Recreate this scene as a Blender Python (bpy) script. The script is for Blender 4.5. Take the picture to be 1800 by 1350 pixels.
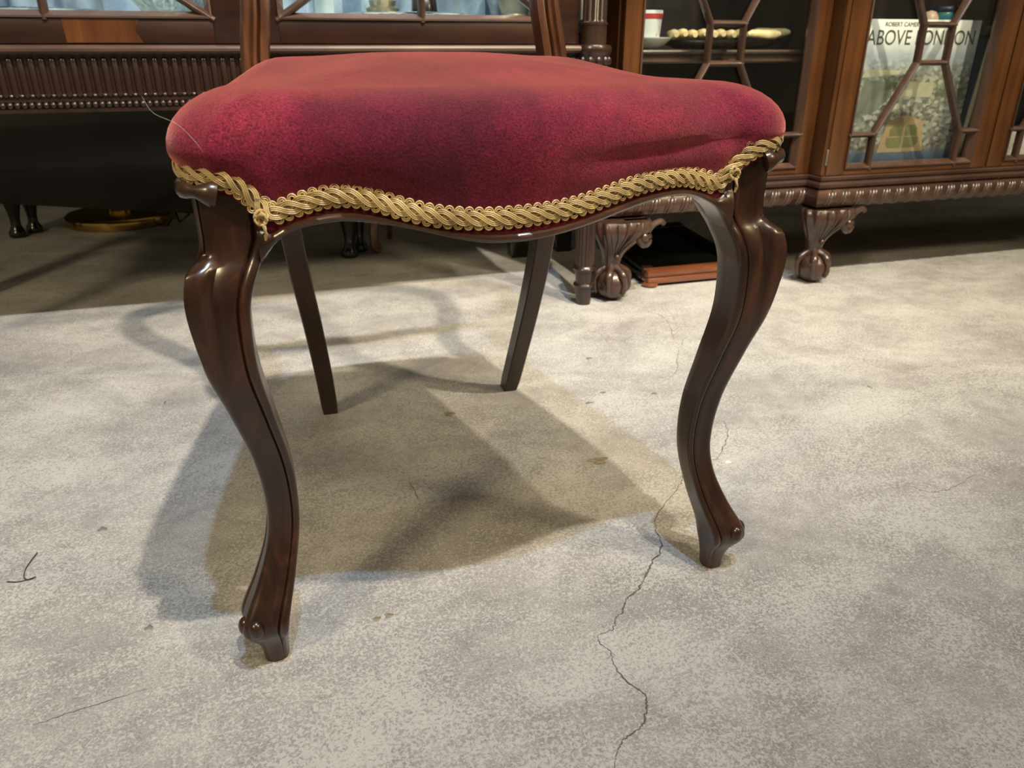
import bpy, bmesh, math, random
from mathutils import Vector, Matrix, noise
random.seed(7)
PI = math.pi
scene = bpy.context.scene
for o in list(bpy.data.objects): bpy.data.objects.remove(o)
COL = scene.collection

# ------------------------------------------------------------------ camera
cam = bpy.data.cameras.new('camera'); camo = bpy.data.objects.new('camera', cam); COL.objects.link(camo)
camo.location = (0, 0, 0.47); camo.rotation_euler = (math.radians(90 - 23.87), 0, math.radians(-17.5))
cam.sensor_width = 36; cam.lens = 1340 / 1800 * 36; cam.clip_start = 0.02
cam.dof.use_dof = True; cam.dof.focus_distance = 0.66; cam.dof.aperture_fstop = 13
scene.camera = camo
# ------------------------------------------------------------------ light
W = bpy.data.worlds.new('world'); scene.world = W; W.use_nodes = True
W.node_tree.nodes['Background'].inputs[0].default_value = (1.0, 0.86, 0.58, 1)
W.node_tree.nodes['Background'].inputs[1].default_value = 0.12
def spot(name, loc, aim, watts, col, size=95, blend=1.0, rad=0.03):
    l = bpy.data.lights.new(name, 'SPOT'); l.energy = watts; l.color = col
    l.spot_size = math.radians(size); l.spot_blend = blend; l.shadow_soft_size = rad
    o = bpy.data.objects.new(name, l); COL.objects.link(o); o.location = loc
    o.rotation_euler = (Vector(aim) - Vector(loc)).to_track_quat('-Z', 'Y').to_euler()
    return o
def area(name, loc, aim, watts, col, sx, sy):
    l = bpy.data.lights.new(name, 'AREA'); l.energy = watts; l.color = col
    l.shape = 'RECTANGLE'; l.size = sx; l.size_y = sy
    o = bpy.data.objects.new(name, l); COL.objects.link(o); o.location = loc
    o.rotation_euler = (Vector(aim) - Vector(loc)).to_track_quat('-Z', 'Y').to_euler()
    return o
spot('track_spot_cool', (0.19, -0.2, 2.6), (0.10, 1.20, 0.0), 100, (0.46, 0.68, 1.0), 70, 1.0, 0.022)
spot('track_spot_warm', (0.52, -0.2, 2.6), (-0.05, 1.65, 0.0), 255, (1.0, 0.90, 0.70), 54, 1.0, 0.028)
spot('track_spot_side', (1.15, -0.1, 2.6), (0.75, 1.75, 0.0), 240, (1.0, 0.89, 0.68), 54, 1.0, 0.035)
spot('case_fill_spot', (1.75, -0.1, 2.6), (1.35, 1.45, 0.2), 150, (1.0, 0.88, 0.62), 46, 1.0, 0.04)  # added to brighten the bookcase and its book, no lamp known there
spot('fill_spot_left', (-1.9, -1.2, 2.5), (0.15, 1.00, 0.0), 165, (1.0, 0.83, 0.50), 60, 1.0, 0.25)  # added warm fill that lifts the shade under the chair
spot('fill_spot_right', (2.3, -1.3, 2.5), (0.15, 0.95, 0.0), 145, (1.0, 0.83, 0.50), 60, 1.0, 0.25)  # matching added fill from the right, reaching in below the seat
area('cabinet_fill_light', (0.0, 1.42, 1.37), (0.0, 1.47, 0.5), 2.5, (0.78, 0.90, 1.0), 1.0, 0.03)  # added cool fill to brighten the cabinet inside, an unseen source
scene.view_settings.view_transform = 'Standard'; scene.view_settings.look = 'None'
scene.view_settings.gamma = 1.0; scene.view_settings.use_curve_mapping = False
scene.view_settings.exposure = 0.48

# ------------------------------------------------------------------ node helpers
def newmat(name):
    m = bpy.data.materials.new(name); m.use_nodes = True
    nt = m.node_tree; b = nt.nodes['Principled BSDF']
    return m, nt, b
def N(nt, t, **k):
    n = nt.nodes.new(t)
    for a, v in k.items():
        if a.startswith('i_'): n.inputs[int(a[2:]) if a[2:].isdigit() else a[2:]].default_value = v
        else: setattr(n, a, v)
    return n
def ramp(nt, stops, fac):
    r = nt.nodes.new('ShaderNodeValToRGB'); e = r.color_ramp.elements
    while len(e) < len(stops): e.new(0.5)
    for el, (p, c) in zip(e, stops): el.position = p; el.color = (*c, 1) if len(c) == 3 else c
    nt.links.new(fac, r.inputs[0]); return r
def mapping(nt, scale, coord='Object', rot=(0, 0, 0)):
    tc = nt.nodes.new('ShaderNodeTexCoord'); mp = nt.nodes.new('ShaderNodeMapping')
    mp.inputs['Scale'].default_value = scale; mp.inputs['Rotation'].default_value = rot
    nt.links.new(tc.outputs[coord], mp.inputs[0]); return mp.outputs[0]
def noise_n(nt, vec, sc, det=4, rough=0.55, dist=0.0):
    n = nt.nodes.new('ShaderNodeTexNoise'); n.inputs['Scale'].default_value = sc
    n.inputs['Detail'].default_value = det; n.inputs['Roughness'].default_value = rough; n.inputs['Distortion'].default_value = dist
    nt.links.new(vec, n.inputs['Vector']); return n.outputs['Fac']
def bump(nt, b, h, strength, dist=0.001):
    n = nt.nodes.new('ShaderNodeBump'); n.inputs['Strength'].default_value = strength; n.inputs['Distance'].default_value = dist
    nt.links.new(h, n.inputs['Height']); nt.links.new(n.outputs[0], b.inputs['Normal'])
def mixc(nt, a, bb, fac, mode='MIX'):
    n = nt.nodes.new('ShaderNodeMix'); n.data_type = 'RGBA'; n.blend_type = mode
    for sock, v in ((n.inputs[0], fac), (n.inputs[6], a), (n.inputs[7], bb)):
        if isinstance(v, (int, float)): sock.default_value = v
        elif isinstance(v, tuple): sock.default_value = (*v, 1)
        else: nt.links.new(v, sock)
    return n.outputs[2]
def wood(name, dark, mid, light, axis='z', rough=0.32, coat=0.35, sc=1.0, bumpy=0.08):
    m, nt, b = newmat(name)
    s = {'x': (6, 60, 60), 'y': (60, 6, 60), 'z': (60, 60, 6)}[axis]
    v = mapping(nt, tuple(k * sc for k in s))
    g = noise_n(nt, v, 1.0, 5, 0.6, 1.2)
    v2 = mapping(nt, (9 * sc, 9 * sc, 9 * sc))
    g2 = noise_n(nt, v2, 1.0, 3, 0.5)
    c = ramp(nt, [(0.25, dark), (0.55, mid), (0.8, light)], g)
    c2 = ramp(nt, [(0.3, (0.55, 0.52, 0.50)), (0.7, (1.25, 1.2, 1.15))], g2)
    nt.links.new(mixc(nt, c.outputs[0], c2.outputs[0], 1.0, 'MULTIPLY'), b.inputs['Base Color'])
    b.inputs['Roughness'].default_value = rough
    b.inputs['Coat Weight'].default_value = coat; b.inputs['Coat Roughness'].default_value = 0.18
    rr = ramp(nt, [(0.2, (rough * .8,) * 3), (0.8, (min(1, rough * 1.45),) * 3)], g2)
    nt.links.new(rr.outputs[0], b.inputs['Roughness'])
    bump(nt, b, g, bumpy, 0.0006)
    return m
def plain(name, col, rough=0.5, metal=0.0, coat=0.0, nscale=40, var=0.12, bumps=0.1):
    m, nt, b = newmat(name)
    v = mapping(nt, (nscale,) * 3); g = noise_n(nt, v, 1.0, 4)
    c = ramp(nt, [(0.3, tuple(k * (1 - var) for k in col)), (0.7, tuple(min(1, k * (1 + var)) for k in col))], g)
    nt.links.new(c.outputs[0], b.inputs['Base Color'])
    b.inputs['Roughness'].default_value = rough; b.inputs['Metallic'].default_value = metal; b.inputs['Coat Weight'].default_value = coat
    if bumps: bump(nt, b, g, bumps, 0.0005)
    return m

M = {}
M['chair'] = wood('chair_mahogany', (0.010, 0.0036, 0.0020), (0.032, 0.0108, 0.0048), (0.085, 0.0265, 0.0095), 'z', 0.27, 0.4)
M['chair_rail'] = wood('chair_rail_mahogany', (0.012, 0.0042, 0.0022), (0.042, 0.014, 0.006), (0.11, 0.036, 0.013), 'x', 0.27, 0.5)
M['chair_back'] = wood('chair_back_mahogany', (0.030, 0.010, 0.004), (0.085, 0.030, 0.011), (0.15, 0.055, 0.018), 'z', 0.28, 0.5)
M['chair_plain'] = wood('chair_rear_leg_wood', (0.018, 0.008, 0.006), (0.034, 0.014, 0.009), (0.048, 0.020, 0.012), 'z', 0.38, 0.2)
M['cab_dark'] = wood('dark_cabinet_mahogany', (0.012, 0.0042, 0.0026), (0.030, 0.0098, 0.0048), (0.060, 0.019, 0.008), 'x', 0.30, 0.4, 0.5)
M['cab_carved'] = wood('dark_carved_mahogany', (0.011, 0.0052, 0.0032), (0.026, 0.0112, 0.0062), (0.046, 0.020, 0.0105), 'z', 0.30, 0.4, 0.6)
M['cab_flame'] = wood('flame_veneer', (0.045, 0.013, 0.004), (0.11, 0.036, 0.010), (0.21, 0.078, 0.022), 'z', 0.26, 0.5, 0.35)
M['cab_bead'] = wood('glazing_bead_wood', (0.06, 0.036, 0.027), (0.11, 0.065, 0.049), (0.15, 0.095, 0.07), 'x', 0.20, 0.9, 0.6)
M['case'] = wood('bookcase_mahogany', (0.045, 0.016, 0.005), (0.105, 0.038, 0.010), (0.17, 0.065, 0.018), 'z', 0.30, 0.4, 0.45)
M['case_x'] = wood('bookcase_mahogany_rail', (0.045, 0.016, 0.005), (0.105, 0.038, 0.010), (0.17, 0.065, 0.018), 'x', 0.30, 0.4, 0.45)
M['case_carved'] = wood('bookcase_carved_mahogany', (0.026, 0.013, 0.009), (0.058, 0.029, 0.020), (0.10, 0.048, 0.030), 'x', 0.30, 0.4, 0.6)
M['muntin'] = wood('muntin_wood', (0.035, 0.017, 0.011), (0.075, 0.038, 0.026), (0.12, 0.065, 0.045), 'z', 0.30, 0.4, 0.6)
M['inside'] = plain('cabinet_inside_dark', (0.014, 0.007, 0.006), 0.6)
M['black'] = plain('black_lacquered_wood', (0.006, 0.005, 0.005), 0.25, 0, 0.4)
M['brass'] = plain('aged_brass', (0.55, 0.36, 0.10), 0.22, 1.0)
M['silver'] = plain('polished_silver', (0.80, 0.79, 0.74), 0.14, 1.0)
M['red_wood'] = wood('reddish_frame_wood', (0.10, 0.030, 0.012), (0.20, 0.065, 0.026), (0.30, 0.11, 0.045), 'x', 0.25, 0.5, 0.5)
M['dark_glass'] = plain('dark_picture_glass', (0.012, 0.014, 0.011), 0.08, 0, 0.5, 9, 0.8, 0.0)
M['blue_reflection'] = plain('blue_grey_reflection', (0.24, 0.31, 0.40), 0.9, 0, 0, 14, 0.55)  # bluish mirror reflections put into the colour
M['pale_cloth'] = plain('pale_grey_cloth', (0.40, 0.48, 0.52), 0.9, 0, 0, 14, 0.3)
M['ivory'] = plain('ivory_cream', (0.75, 0.60, 0.33), 0.35, 0, 0.3, 60, 0.15)
M['china'] = plain('white_china', (0.72, 0.73, 0.70), 0.2, 0, 0.5, 30, 0.06)
M['china_red'] = plain('red_glaze', (0.50, 0.05, 0.05), 0.25, 0, 0.5)
M['teal'] = plain('teal_glaze', (0.02, 0.22, 0.26), 0.3, 0, 0.5)
M['navy'] = plain('navy_glaze', (0.02, 0.04, 0.08), 0.3, 0, 0.4)
M['pink'] = plain('pale_pink_glaze', (0.55, 0.36, 0.28), 0.4)
M['paper'] = plain('white_paper', (0.70, 0.69, 0.62), 0.8, 0, 0, 200, 0.12)
M['ink'] = plain('brown_ink', (0.10, 0.085, 0.06), 0.6)
M['thread_dark'] = plain('dark_thread', (0.05, 0.03, 0.025), 0.8)
M['hair'] = plain('pale_hair', (0.65, 0.62, 0.58), 0.5)
M['wall'] = plain('dark_wall_paint', (0.020, 0.016, 0.012), 0.8, 0, 0, 3, 0.2)
M['iron'] = plain('hinge_steel', (0.30, 0.27, 0.20), 0.4, 0.8)

def make_velvet():
    m, nt, b = newmat('crimson_velvet')
    v = mapping(nt, (1, 1, 1))
    big = noise_n(nt, v, 9, 3, 0.55, 0.4); mid = noise_n(nt, v, 60, 4, 0.65); fine = noise_n(nt, v, 700, 3, 0.7)
    streak = noise_n(nt, mapping(nt, (60, 14, 60)), 1.0, 4, 0.6)
    c = ramp(nt, [(0.30, (0.050, 0.0030, 0.013)), (0.52, (0.112, 0.0052, 0.022)), (0.75, (0.185, 0.015, 0.031))], big)
    c2 = ramp(nt, [(0.32, (0.36, 0.32, 0.36)), (0.68, (1.75, 1.9, 1.8))], fine)
    c3 = ramp(nt, [(0.3, (0.8, 0.8, 0.8)), (0.7, (1.2, 1.25, 1.2))], streak)
    col = mixc(nt, mixc(nt, c.outputs[0], c2.outputs[0], 1.0, 'MULTIPLY'), c3.outputs[0], 1.0, 'MULTIPLY')
    nt.links.new(col, b.inputs['Base Color'])
    b.inputs['Roughness'].default_value = 0.85; b.inputs['Specular IOR Level'].default_value = 0.15
    b.inputs['Sheen Weight'].default_value = 1.0; b.inputs['Sheen Roughness'].default_value = 0.42
    b.inputs['Sheen Tint'].default_value = (0.95, 0.34, 0.28, 1)
    hh = N(nt, 'ShaderNodeMath', operation='ADD'); nt.links.new(fine, hh.inputs[0]); nt.links.new(mid, hh.inputs[1])
    bump(nt, b, hh.outputs[0], 0.55, 0.0012)
    return m
M['velvet'] = make_velvet()
def make_gold():
    m, nt, b = newmat('gold_braid_thread')
    v = mapping(nt, (1, 1, 1)); g = noise_n(nt, v, 500, 3, 0.6); g2 = noise_n(nt, v, 40, 3)
    c = ramp(nt, [(0.25, (0.30, 0.19, 0.065)), (0.55, (0.50, 0.35, 0.14)), (0.8, (0.66, 0.50, 0.24))], g2)
    nt.links.new(c.outputs[0], b.inputs['Base Color']); b.inputs['Roughness'].default_value = 0.42
    b.inputs['Sheen Weight'].default_value = 0.3; b.inputs['Specular IOR Level'].default_value = 0.5
    bump(nt, b, g, 0.2, 0.0003); return m
M['gold'] = make_gold()
def make_glass(name, tint=(1, 1, 1), gloss=0.06):
    m = bpy.data.materials.new(name); m.use_nodes = True; nt = m.node_tree; nt.nodes.clear()
    out = nt.nodes.new('ShaderNodeOutputMaterial'); t = nt.nodes.new('ShaderNodeBsdfTransparent'); g = nt.nodes.new('ShaderNodeBsdfGlossy')
    t.inputs[0].default_value = (*tint, 1); g.inputs['Roughness'].default_value = 0.02; g.inputs[0].default_value = (0.9, 0.9, 0.9, 1)
    lw = nt.nodes.new('ShaderNodeLayerWeight'); lw.inputs[0].default_value = 0.5
    pw = N(nt, 'ShaderNodeMath', operation='POWER'); nt.links.new(lw.outputs['Facing'], pw.inputs[0]); pw.inputs[1].default_value = 5.0
    f = N(nt, 'ShaderNodeMath', operation='MULTIPLY_ADD'); nt.links.new(pw.outputs[0], f.inputs[0]); f.inputs[1].default_value = 0.9; f.inputs[2].default_value = 0.03
    mx = nt.nodes.new('ShaderNodeMixShader'); nt.links.new(f.outputs[0], mx.inputs[0])
    nt.links.new(t.outputs[0], mx.inputs[1]); nt.links.new(g.outputs[0], mx.inputs[2]); nt.links.new(mx.outputs[0], out.inputs[0])
    return m
M['pane'] = make_glass('window_glass', (0.94, 0.96, 0.95))
def make_crystal():
    m, nt, b = newmat('cut_crystal')
    b.inputs['Base Color'].default_value = (0.80, 0.90, 0.92, 1); b.inputs['Roughness'].default_value = 0.06
    b.inputs['Transmission Weight'].default_value = 0.55; b.inputs['IOR'].default_value = 1.5
    vn = N(nt, 'ShaderNodeTexVoronoi'); vn.inputs['Scale'].default_value = 110
    nt.links.new(mapping(nt, (1, 1, 1.0)), vn.inputs['Vector']); bump(nt, b, vn.outputs['Distance'], 1.0, 0.004); return m
M['crystal'] = make_crystal()

def make_floor():
    m, nt, b = newmat('worn_concrete')
    v = mapping(nt, (1, 1, 1))
    big = noise_n(nt, v, 1.6, 5, 0.6, 0.5); cloud = noise_n(nt, v, 7.0, 6, 0.68, 0.7); mid = noise_n(nt, v, 38, 5, 0.72, 0.5)
    fine = noise_n(nt, v, 480, 3, 0.75); spk = noise_n(nt, v, 330, 2.0, 0.55, 0.9)
    c = ramp(nt, [(0.30, (0.275, 0.256, 0.245)), (0.50, (0.330, 0.311, 0.298)), (0.72, (0.400, 0.378, 0.360))], cloud)
    cb = ramp(nt, [(0.3, (0.93, 0.93, 0.94)), (0.7, (1.06, 1.05, 1.03))], big)
    col = mixc(nt, c.outputs[0], cb.outputs[0], 1.0, 'MULTIPLY')
    cm = ramp(nt, [(0.30, (0.72, 0.72, 0.72)), (0.55, (1.0, 1.0, 1.0)), (0.78, (1.22, 1.22, 1.21))], mid)
    col = mixc(nt, col, cm.outputs[0], 0.8, 'MULTIPLY')
    cf = ramp(nt, [(0.30, (0.45, 0.45, 0.46)), (0.5, (1, 1, 1)), (0.70, (1.42, 1.42, 1.41))], fine)
    col = mixc(nt, col, cf.outputs[0], 0.75, 'MULTIPLY')
    # pale worn flecks where the top skin is gone, in patches
    vp = mapping(nt, (1, 1.6, 1), rot=(0, 0, 0.5)); patch = noise_n(nt, vp, 5.5, 5, 0.62, 0.5)
    th = N(nt, 'ShaderNodeMath', operation='MULTIPLY_ADD'); nt.links.new(patch, th.inputs[0]); th.inputs[1].default_value = 0.75; nt.links.new(spk, th.inputs[2])
    fl = ramp(nt, [(0.875, (0, 0, 0)), (0.955, (0.62,) * 3)], th.outputs[0])
    col = mixc(nt, col, (0.52, 0.50, 0.475), fl.outputs[0])
    # dark pits
    vo = N(nt, 'ShaderNodeTexVoronoi'); vo.inputs['Scale'].default_value = 62; nt.links.new(v, vo.inputs['Vector'])
    pit = ramp(nt, [(0.045, (0.75,) * 3), (0.10, (0, 0, 0))], vo.outputs['Distance'])
    sel = ramp(nt, [(0.60, (0, 0, 0)), (0.66, (1, 1, 1))], noise_n(nt, v, 23, 2))
    pf = N(nt, 'ShaderNodeMath', operation='MULTIPLY'); nt.links.new(pit.outputs[0], pf.inputs[0]); nt.links.new(sel.outputs[0], pf.inputs[1])
    col = mixc(nt, col, (0.10, 0.09, 0.08), pf.outputs[0])
    nt.links.new(col, b.inputs['Base Color'])
    rr = ramp(nt, [(0.3, (0.48,) * 3), (0.7, (0.72,) * 3)], cloud); nt.links.new(rr.outputs[0], b.inputs['Roughness'])
    b.inputs['Specular IOR Level'].default_value = 0.35
    hs = N(nt, 'ShaderNodeMath', operation='ADD'); nt.links.new(fine, hs.inputs[0]); nt.links.new(mid, hs.inputs[1])
    bump(nt, b, hs.outputs[0], 0.25, 0.0008)
    return m
M['floor'] = make_floor()
M['crack'] = plain('crack_dark', (0.095, 0.085, 0.075), 0.9)

# ------------------------------------------------------------------ mesh helpers
ORG = {}
class MB:
    def __init__(s): s.v = []; s.f = []
    def add(s, vs, fs):
        n = len(s.v); s.v += [tuple(p) for p in vs]; s.f += [tuple(i + n for i in f) for f in fs]; return s
    def box(s, x0, x1, y0, y1, z0, z1, bev=0.0):
        if bev <= 0:
            vs = [(x, y, z) for x in (x0, x1) for y in (y0, y1) for z in (z0, z1)]
            return s.add(vs, [(0, 1, 3, 2), (4, 6, 7, 5), (0, 4, 5, 1), (2, 3, 7, 6), (0, 2, 6, 4), (1, 5, 7, 3)])
        bm = bmesh.new(); bmesh.ops.create_cube(bm, size=1.0)
        for p in bm.verts: p.co = ((x0 + x1) / 2 + p.co.x * (x1 - x0), (y0 + y1) / 2 + p.co.y * (y1 - y0), (z0 + z1) / 2 + p.co.z * (z1 - z0))
        bmesh.ops.bevel(bm, geom=bm.edges[:], offset=bev, segments=2, profile=0.5, affect='EDGES')
        bm.verts.index_update(); s.add([p.co[:] for p in bm.verts], [[q.index for q in f.verts] for f in bm.faces]); bm.free(); return s
    def loft(s, rings, cap=True, closed=True):
        n = len(rings[0]); vs = [p for r in rings for p in r]; fs = []
        for j in range(len(rings) - 1):
            for i in range(n if closed else n - 1):
                a = j * n + i; b = j * n + (i + 1) % n; fs.append((a, b, b + n, a + n))
        if cap and closed: fs.append(tuple(range(n - 1, -1, -1))); fs.append(tuple(range((len(rings) - 1) * n, len(rings) * n)))
        return s.add(vs, fs)
    def lathe(s, prof, c=(0, 0), n=32, mod=None, cap=True):
        rings = []
        for z, r in prof:
            ring = []
            for i in range(n):
                a = 2 * PI * i / n; rr = r * (mod(a, z) if mod else 1)
                ring.append((c[0] + rr * math.cos(a), c[1] + rr * math.sin(a), z))
            rings.append(ring)
        return s.loft(rings, cap)
    def tube(s, path, rad, n=8, squash=1.0, up=(0, 0, 1), caps=True, side=None):
        path = [Vector(p) for p in path]; L = len(path); rings = []
        for k, p in enumerate(path):
            t = (path[min(k + 1, L - 1)] - path[max(k - 1, 0)]).normalized()
            u = Vector(up); w = t.cross(u)
            if w.length < 1e-4: w = t.cross(Vector((0, 1, 0)))
            w.normalize(); u = w.cross(t).normalized()
            r = rad[k] if isinstance(rad, (list, tuple)) else rad
            rings.append([p + w * (r * squash * math.cos(2 * PI * i / n)) + u * (r * math.sin(2 * PI * i / n)) for i in range(n)])
        return s.loft(rings, caps)
    def sphere(s, c, r, n=16, m=10, sc=(1, 1, 1)):
        rings = []
        for j in range(1, m):
            th = PI * j / m
            rings.append([(c[0] + sc[0] * r * math.sin(th) * math.cos(2 * PI * i / n), c[1] + sc[1] * r * math.sin(th) * math.sin(2 * PI * i / n), c[2] - sc[2] * r * math.cos(th)) for i in range(n)])
        return s.loft(rings)
    def xf(s, mat): s.v = [tuple(mat @ Vector(p)) for p in s.v]; return s
    def build(s, name, mat, parent=None, org=None, smooth=35, label=None):
        me = bpy.data.meshes.new(name)
        if org is None:
            if s.v:
                xs, ys, zs = zip(*s.v); org = ((min(xs) + max(xs)) / 2, (min(ys) + max(ys)) / 2, min(zs))
            else: org = (0, 0, 0)
        o = Vector(org)
        me.from_pydata([tuple(Vector(p) - o) for p in s.v], [], s.f)
        bm = bmesh.new(); bm.from_mesh(me); bmesh.ops.recalc_face_normals(bm, faces=bm.faces[:]); bm.to_mesh(me); bm.free()
        if smooth:
            me.polygons.foreach_set('use_smooth', [True] * len(me.polygons)); me.set_sharp_from_angle(angle=math.radians(smooth))
        me.materials.append(mat if not isinstance(mat, str) else M[mat])
        ob = bpy.data.objects.new(name, me); COL.objects.link(ob); put(ob, org, parent)
        if label: ob['label'] = label
        return ob
def put(ob, org, parent):
    ORG[ob.name] = Vector(org)
    if parent is not None: ob.parent = parent; ob.location = Vector(org) - ORG[parent.name]
    else: ob.location = org
def inst(src, org, parent, rotz=0):
    o = src.copy(); COL.objects.link(o); put(o, org, parent)
    if rotz: o.rotation_euler = (0, 0, rotz)
    return o
def thing(name, label, cat, loc, group=None):
    o = bpy.data.objects.new(name, None); COL.objects.link(o); o.empty_display_size = 0.05; put(o, loc, None)
    tag(o, label, cat, group); return o
def tag(o, label, cat, group=None):
    o['label'] = label; o['category'] = cat
    if group: o['group'] = group
    return o
def struct(o): o['kind'] = 'structure'; return o
def lerp_tab(tab, x):
    if x <= tab[0][0]: return tab[0][1]
    for (a, va), (b, vb) in zip(tab, tab[1:]):
        if x <= b:
            return va + (vb - va) * (x - a) / (b - a)
    return tab[-1][1]
def smooth_tab(tab, x):
    # Catmull-Rom through irregular samples
    n = len(tab)
    if x <= tab[0][0]: return tab[0][1]
    if x >= tab[-1][0]: return tab[-1][1]
    for k in range(n - 1):
        if tab[k][0] <= x <= tab[k + 1][0]:
            x0, y0 = tab[k]; x1, y1 = tab[k + 1]; h = x1 - x0; t = (x - x0) / h
            m0 = (y1 - tab[k - 1][1]) / (x1 - tab[k - 1][0]) if k > 0 else (y1 - y0) / h
            m1 = (tab[k + 2][1] - y0) / (tab[k + 2][0] - x0) if k + 2 < n else (y1 - y0) / h
            return (2 * t**3 - 3 * t * t + 1) * y0 + (t**3 - 2 * t * t + t) * h * m0 + (-2 * t**3 + 3 * t * t) * y1 + (t**3 - t * t) * h * m1
def sstep(a, b, x):
    t = max(0.0, min(1.0, (x - a) / (b - a))); return t * t * (3 - 2 * t)
def catmull(pts, n, closed=False):
    P = [Vector(p) for p in pts]; out = []; L = len(P); seg = L if closed else L - 1
    for k in range(seg):
        p0 = P[(k - 1) % L] if closed or k > 0 else P[0] * 2 - P[1]
        p1 = P[k]; p2 = P[(k + 1) % L]
        p3 = P[(k + 2) % L] if closed or k + 2 < L else P[L - 1] * 2 - P[L - 2]
        for i in range(n):
            t = i / n
            out.append(0.5 * ((2 * p1) + (p2 - p0) * t + (2 * p0 - 5 * p1 + 4 * p2 - p3) * t * t + (3 * p1 - p0 - 3 * p2 + p3) * t**3))
    if not closed: out.append(P[-1].copy())
    return out

# ------------------------------------------------------------------ structure
m = MB(); m.box(-3.2, 4.2, -2.6, 3.2, -0.08, 0.0)
floor = struct(m.build('floor', 'floor', None, (0, 0, 0), 0))
def crack(pts, w, jit=0.0022):
    P = catmull([(x, y, 0) for x, y in pts], 7)
    P = [p + Vector((random.uniform(-jit, jit), random.uniform(-jit, jit), 0)) for p in P]
    vs, fs = [], []
    for k, p in enumerate(P):
        t = (P[min(k + 1, len(P) - 1)] - P[max(k - 1, 0)]).normalized(); nrm = Vector((-t.y, t.x, 0))
        ww = w * random.uniform(0.35, 1.25) * (0.35 + 0.65 * math.sin(PI * k / (len(P) - 1)))
        vs += [p + nrm * ww + Vector((0, 0, 0.00025)), p - nrm * ww + Vector((0, 0, 0.00025))]
    for k in range(len(P) - 1): fs.append((2 * k, 2 * k + 1, 2 * k + 3, 2 * k + 2))
    mm = MB(); mm.add(vs, fs); return mm.build('crack', 'crack', floor, None, 0)
crack([(0.3831, 0.6446), (0.3576, 0.6172), (0.3489, 0.5977), (0.3476, 0.5874), (0.3366, 0.5651), (0.3229, 0.5546), (0.3103, 0.5397), (0.2893, 0.5193), (0.271, 0.5081), (0.2618, 0.4946), (0.2527, 0.4896), (0.2441, 0.4769), (0.227, 0.4726)], 0.0009, 0.0012)
crack([(0.227, 0.4726), (0.2255, 0.4629), (0.2298, 0.4523), (0.2267, 0.4363), (0.2281, 0.4195), (0.2361, 0.4026), (0.2317, 0.3879), (0.223, 0.3763), (0.2169, 0.3716), (0.2031, 0.3662), (0.1936, 0.3587), (0.1839, 0.3443)], 0.0008, 0.0010)
crack([(0.3831, 0.6446), (0.4033, 0.6594), (0.4213, 0.6773), (0.4335, 0.694)], 0.0006, 0.0012)
crack([(0.5607, 0.8089), (0.5455, 0.7747), (0.5277, 0.7502), (0.4961, 0.7177), (0.4844, 0.7169)], 0.0006, 0.0015)
crack([(0.6776, 1.1228), (0.6245, 1.0528), (0.5864, 0.9873), (0.5515, 0.9556)], 0.0005, 0.0015)
crack([(0.771, 0.5903), (0.7251, 0.5749), (0.69, 0.5729), (0.6743, 0.5909)], 0.0004, 0.0015)
crack([(0.1171, 0.7786), (0.1197, 0.7566), (0.1199, 0.7337)], 0.0006, 0.0008)
crack([(0.6701, 1.2762), (0.6881, 1.217), (0.6444, 1.1032)], 0.0005, 0.002)
crack([(-0.2178, 0.5125), (-0.1918, 0.5185), (-0.1399, 0.5261)], 0.0004, 0.0012)
def stain(x, y, rx, ry, mat):
    n = 18; ph = random.uniform(0, 6); vs = []
    for i in range(n):
        a = 2 * PI * i / n; k = 1 + 0.22 * math.sin(3 * a + ph) + 0.14 * math.sin(5 * a + 2 * ph)
        vs.append((x + rx * k * math.cos(a), y + ry * k * math.sin(a), 0.0002))
    mm = MB(); mm.add(vs, [tuple(range(n))]); return mm.build('stain', mat, floor, None, 0)
M['stain_brown'] = plain('brown_stain', (0.22, 0.18, 0.13), 0.8, 0, 0, 160, 0.5); M['stain_grey'] = plain('grey_stain', (0.16, 0.15, 0.14), 0.8, 0, 0, 200, 0.4)
M['stain_pale'] = plain('pale_spot', (0.66, 0.62, 0.52), 0.8)
for (x, y, rx, ry, mt) in ((0.2046, 0.9398, 0.008, 0.007, 'stain_brown'), (0.3509, 0.756, 0.012, 0.009, 'stain_brown'), (0.4389, 0.9423, 0.005, 0.003, 'stain_grey'), (0.4057, 0.9155, 0.007, 0.003, 'stain_grey'), (0.5096, 0.9158, 0.005, 0.004, 'stain_grey'), (0.4715, 1.0743, 0.006, 0.004, 'stain_grey'), (-0.1784, 1.0997, 0.0015, 0.007, 'stain_grey'), (-0.2117, 0.7799, 0.005, 0.004, 'stain_grey'), (0.0576, 0.5535, 0.0038, 0.0036, 'stain_brown'), (0.0466, 0.5522, 0.0036, 0.0034, 'stain_brown'), (-0.147, 0.6017, 0.0035, 0.0035, 'stain_grey'), (0.5029, 0.7051, 0.004, 0.003, 'stain_pale'), (0.831, 0.8398, 0.002, 0.006, 'stain_grey')):
    stain(x, y, rx, ry, mt)
m = MB(); m.box(-3.2, 4.2, 3.0, 3.1, 0, 3.0); struct(m.build('wall_back', 'wall', None, None, 0))
m = MB(); m.box(-3.2, 4.2, 2.975, 3.0, 0, 0.10, 0.004); struct(m.build('baseboard_back', 'wall', None, None, 0))

# ------------------------------------------------------------------ the chair
CX = 0.168
chair = thing('upholstered_chair', 'carved dark mahogany side chair with crimson velvet seat edged in gold braid', 'chair', (CX, 0.72, 0))
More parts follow.
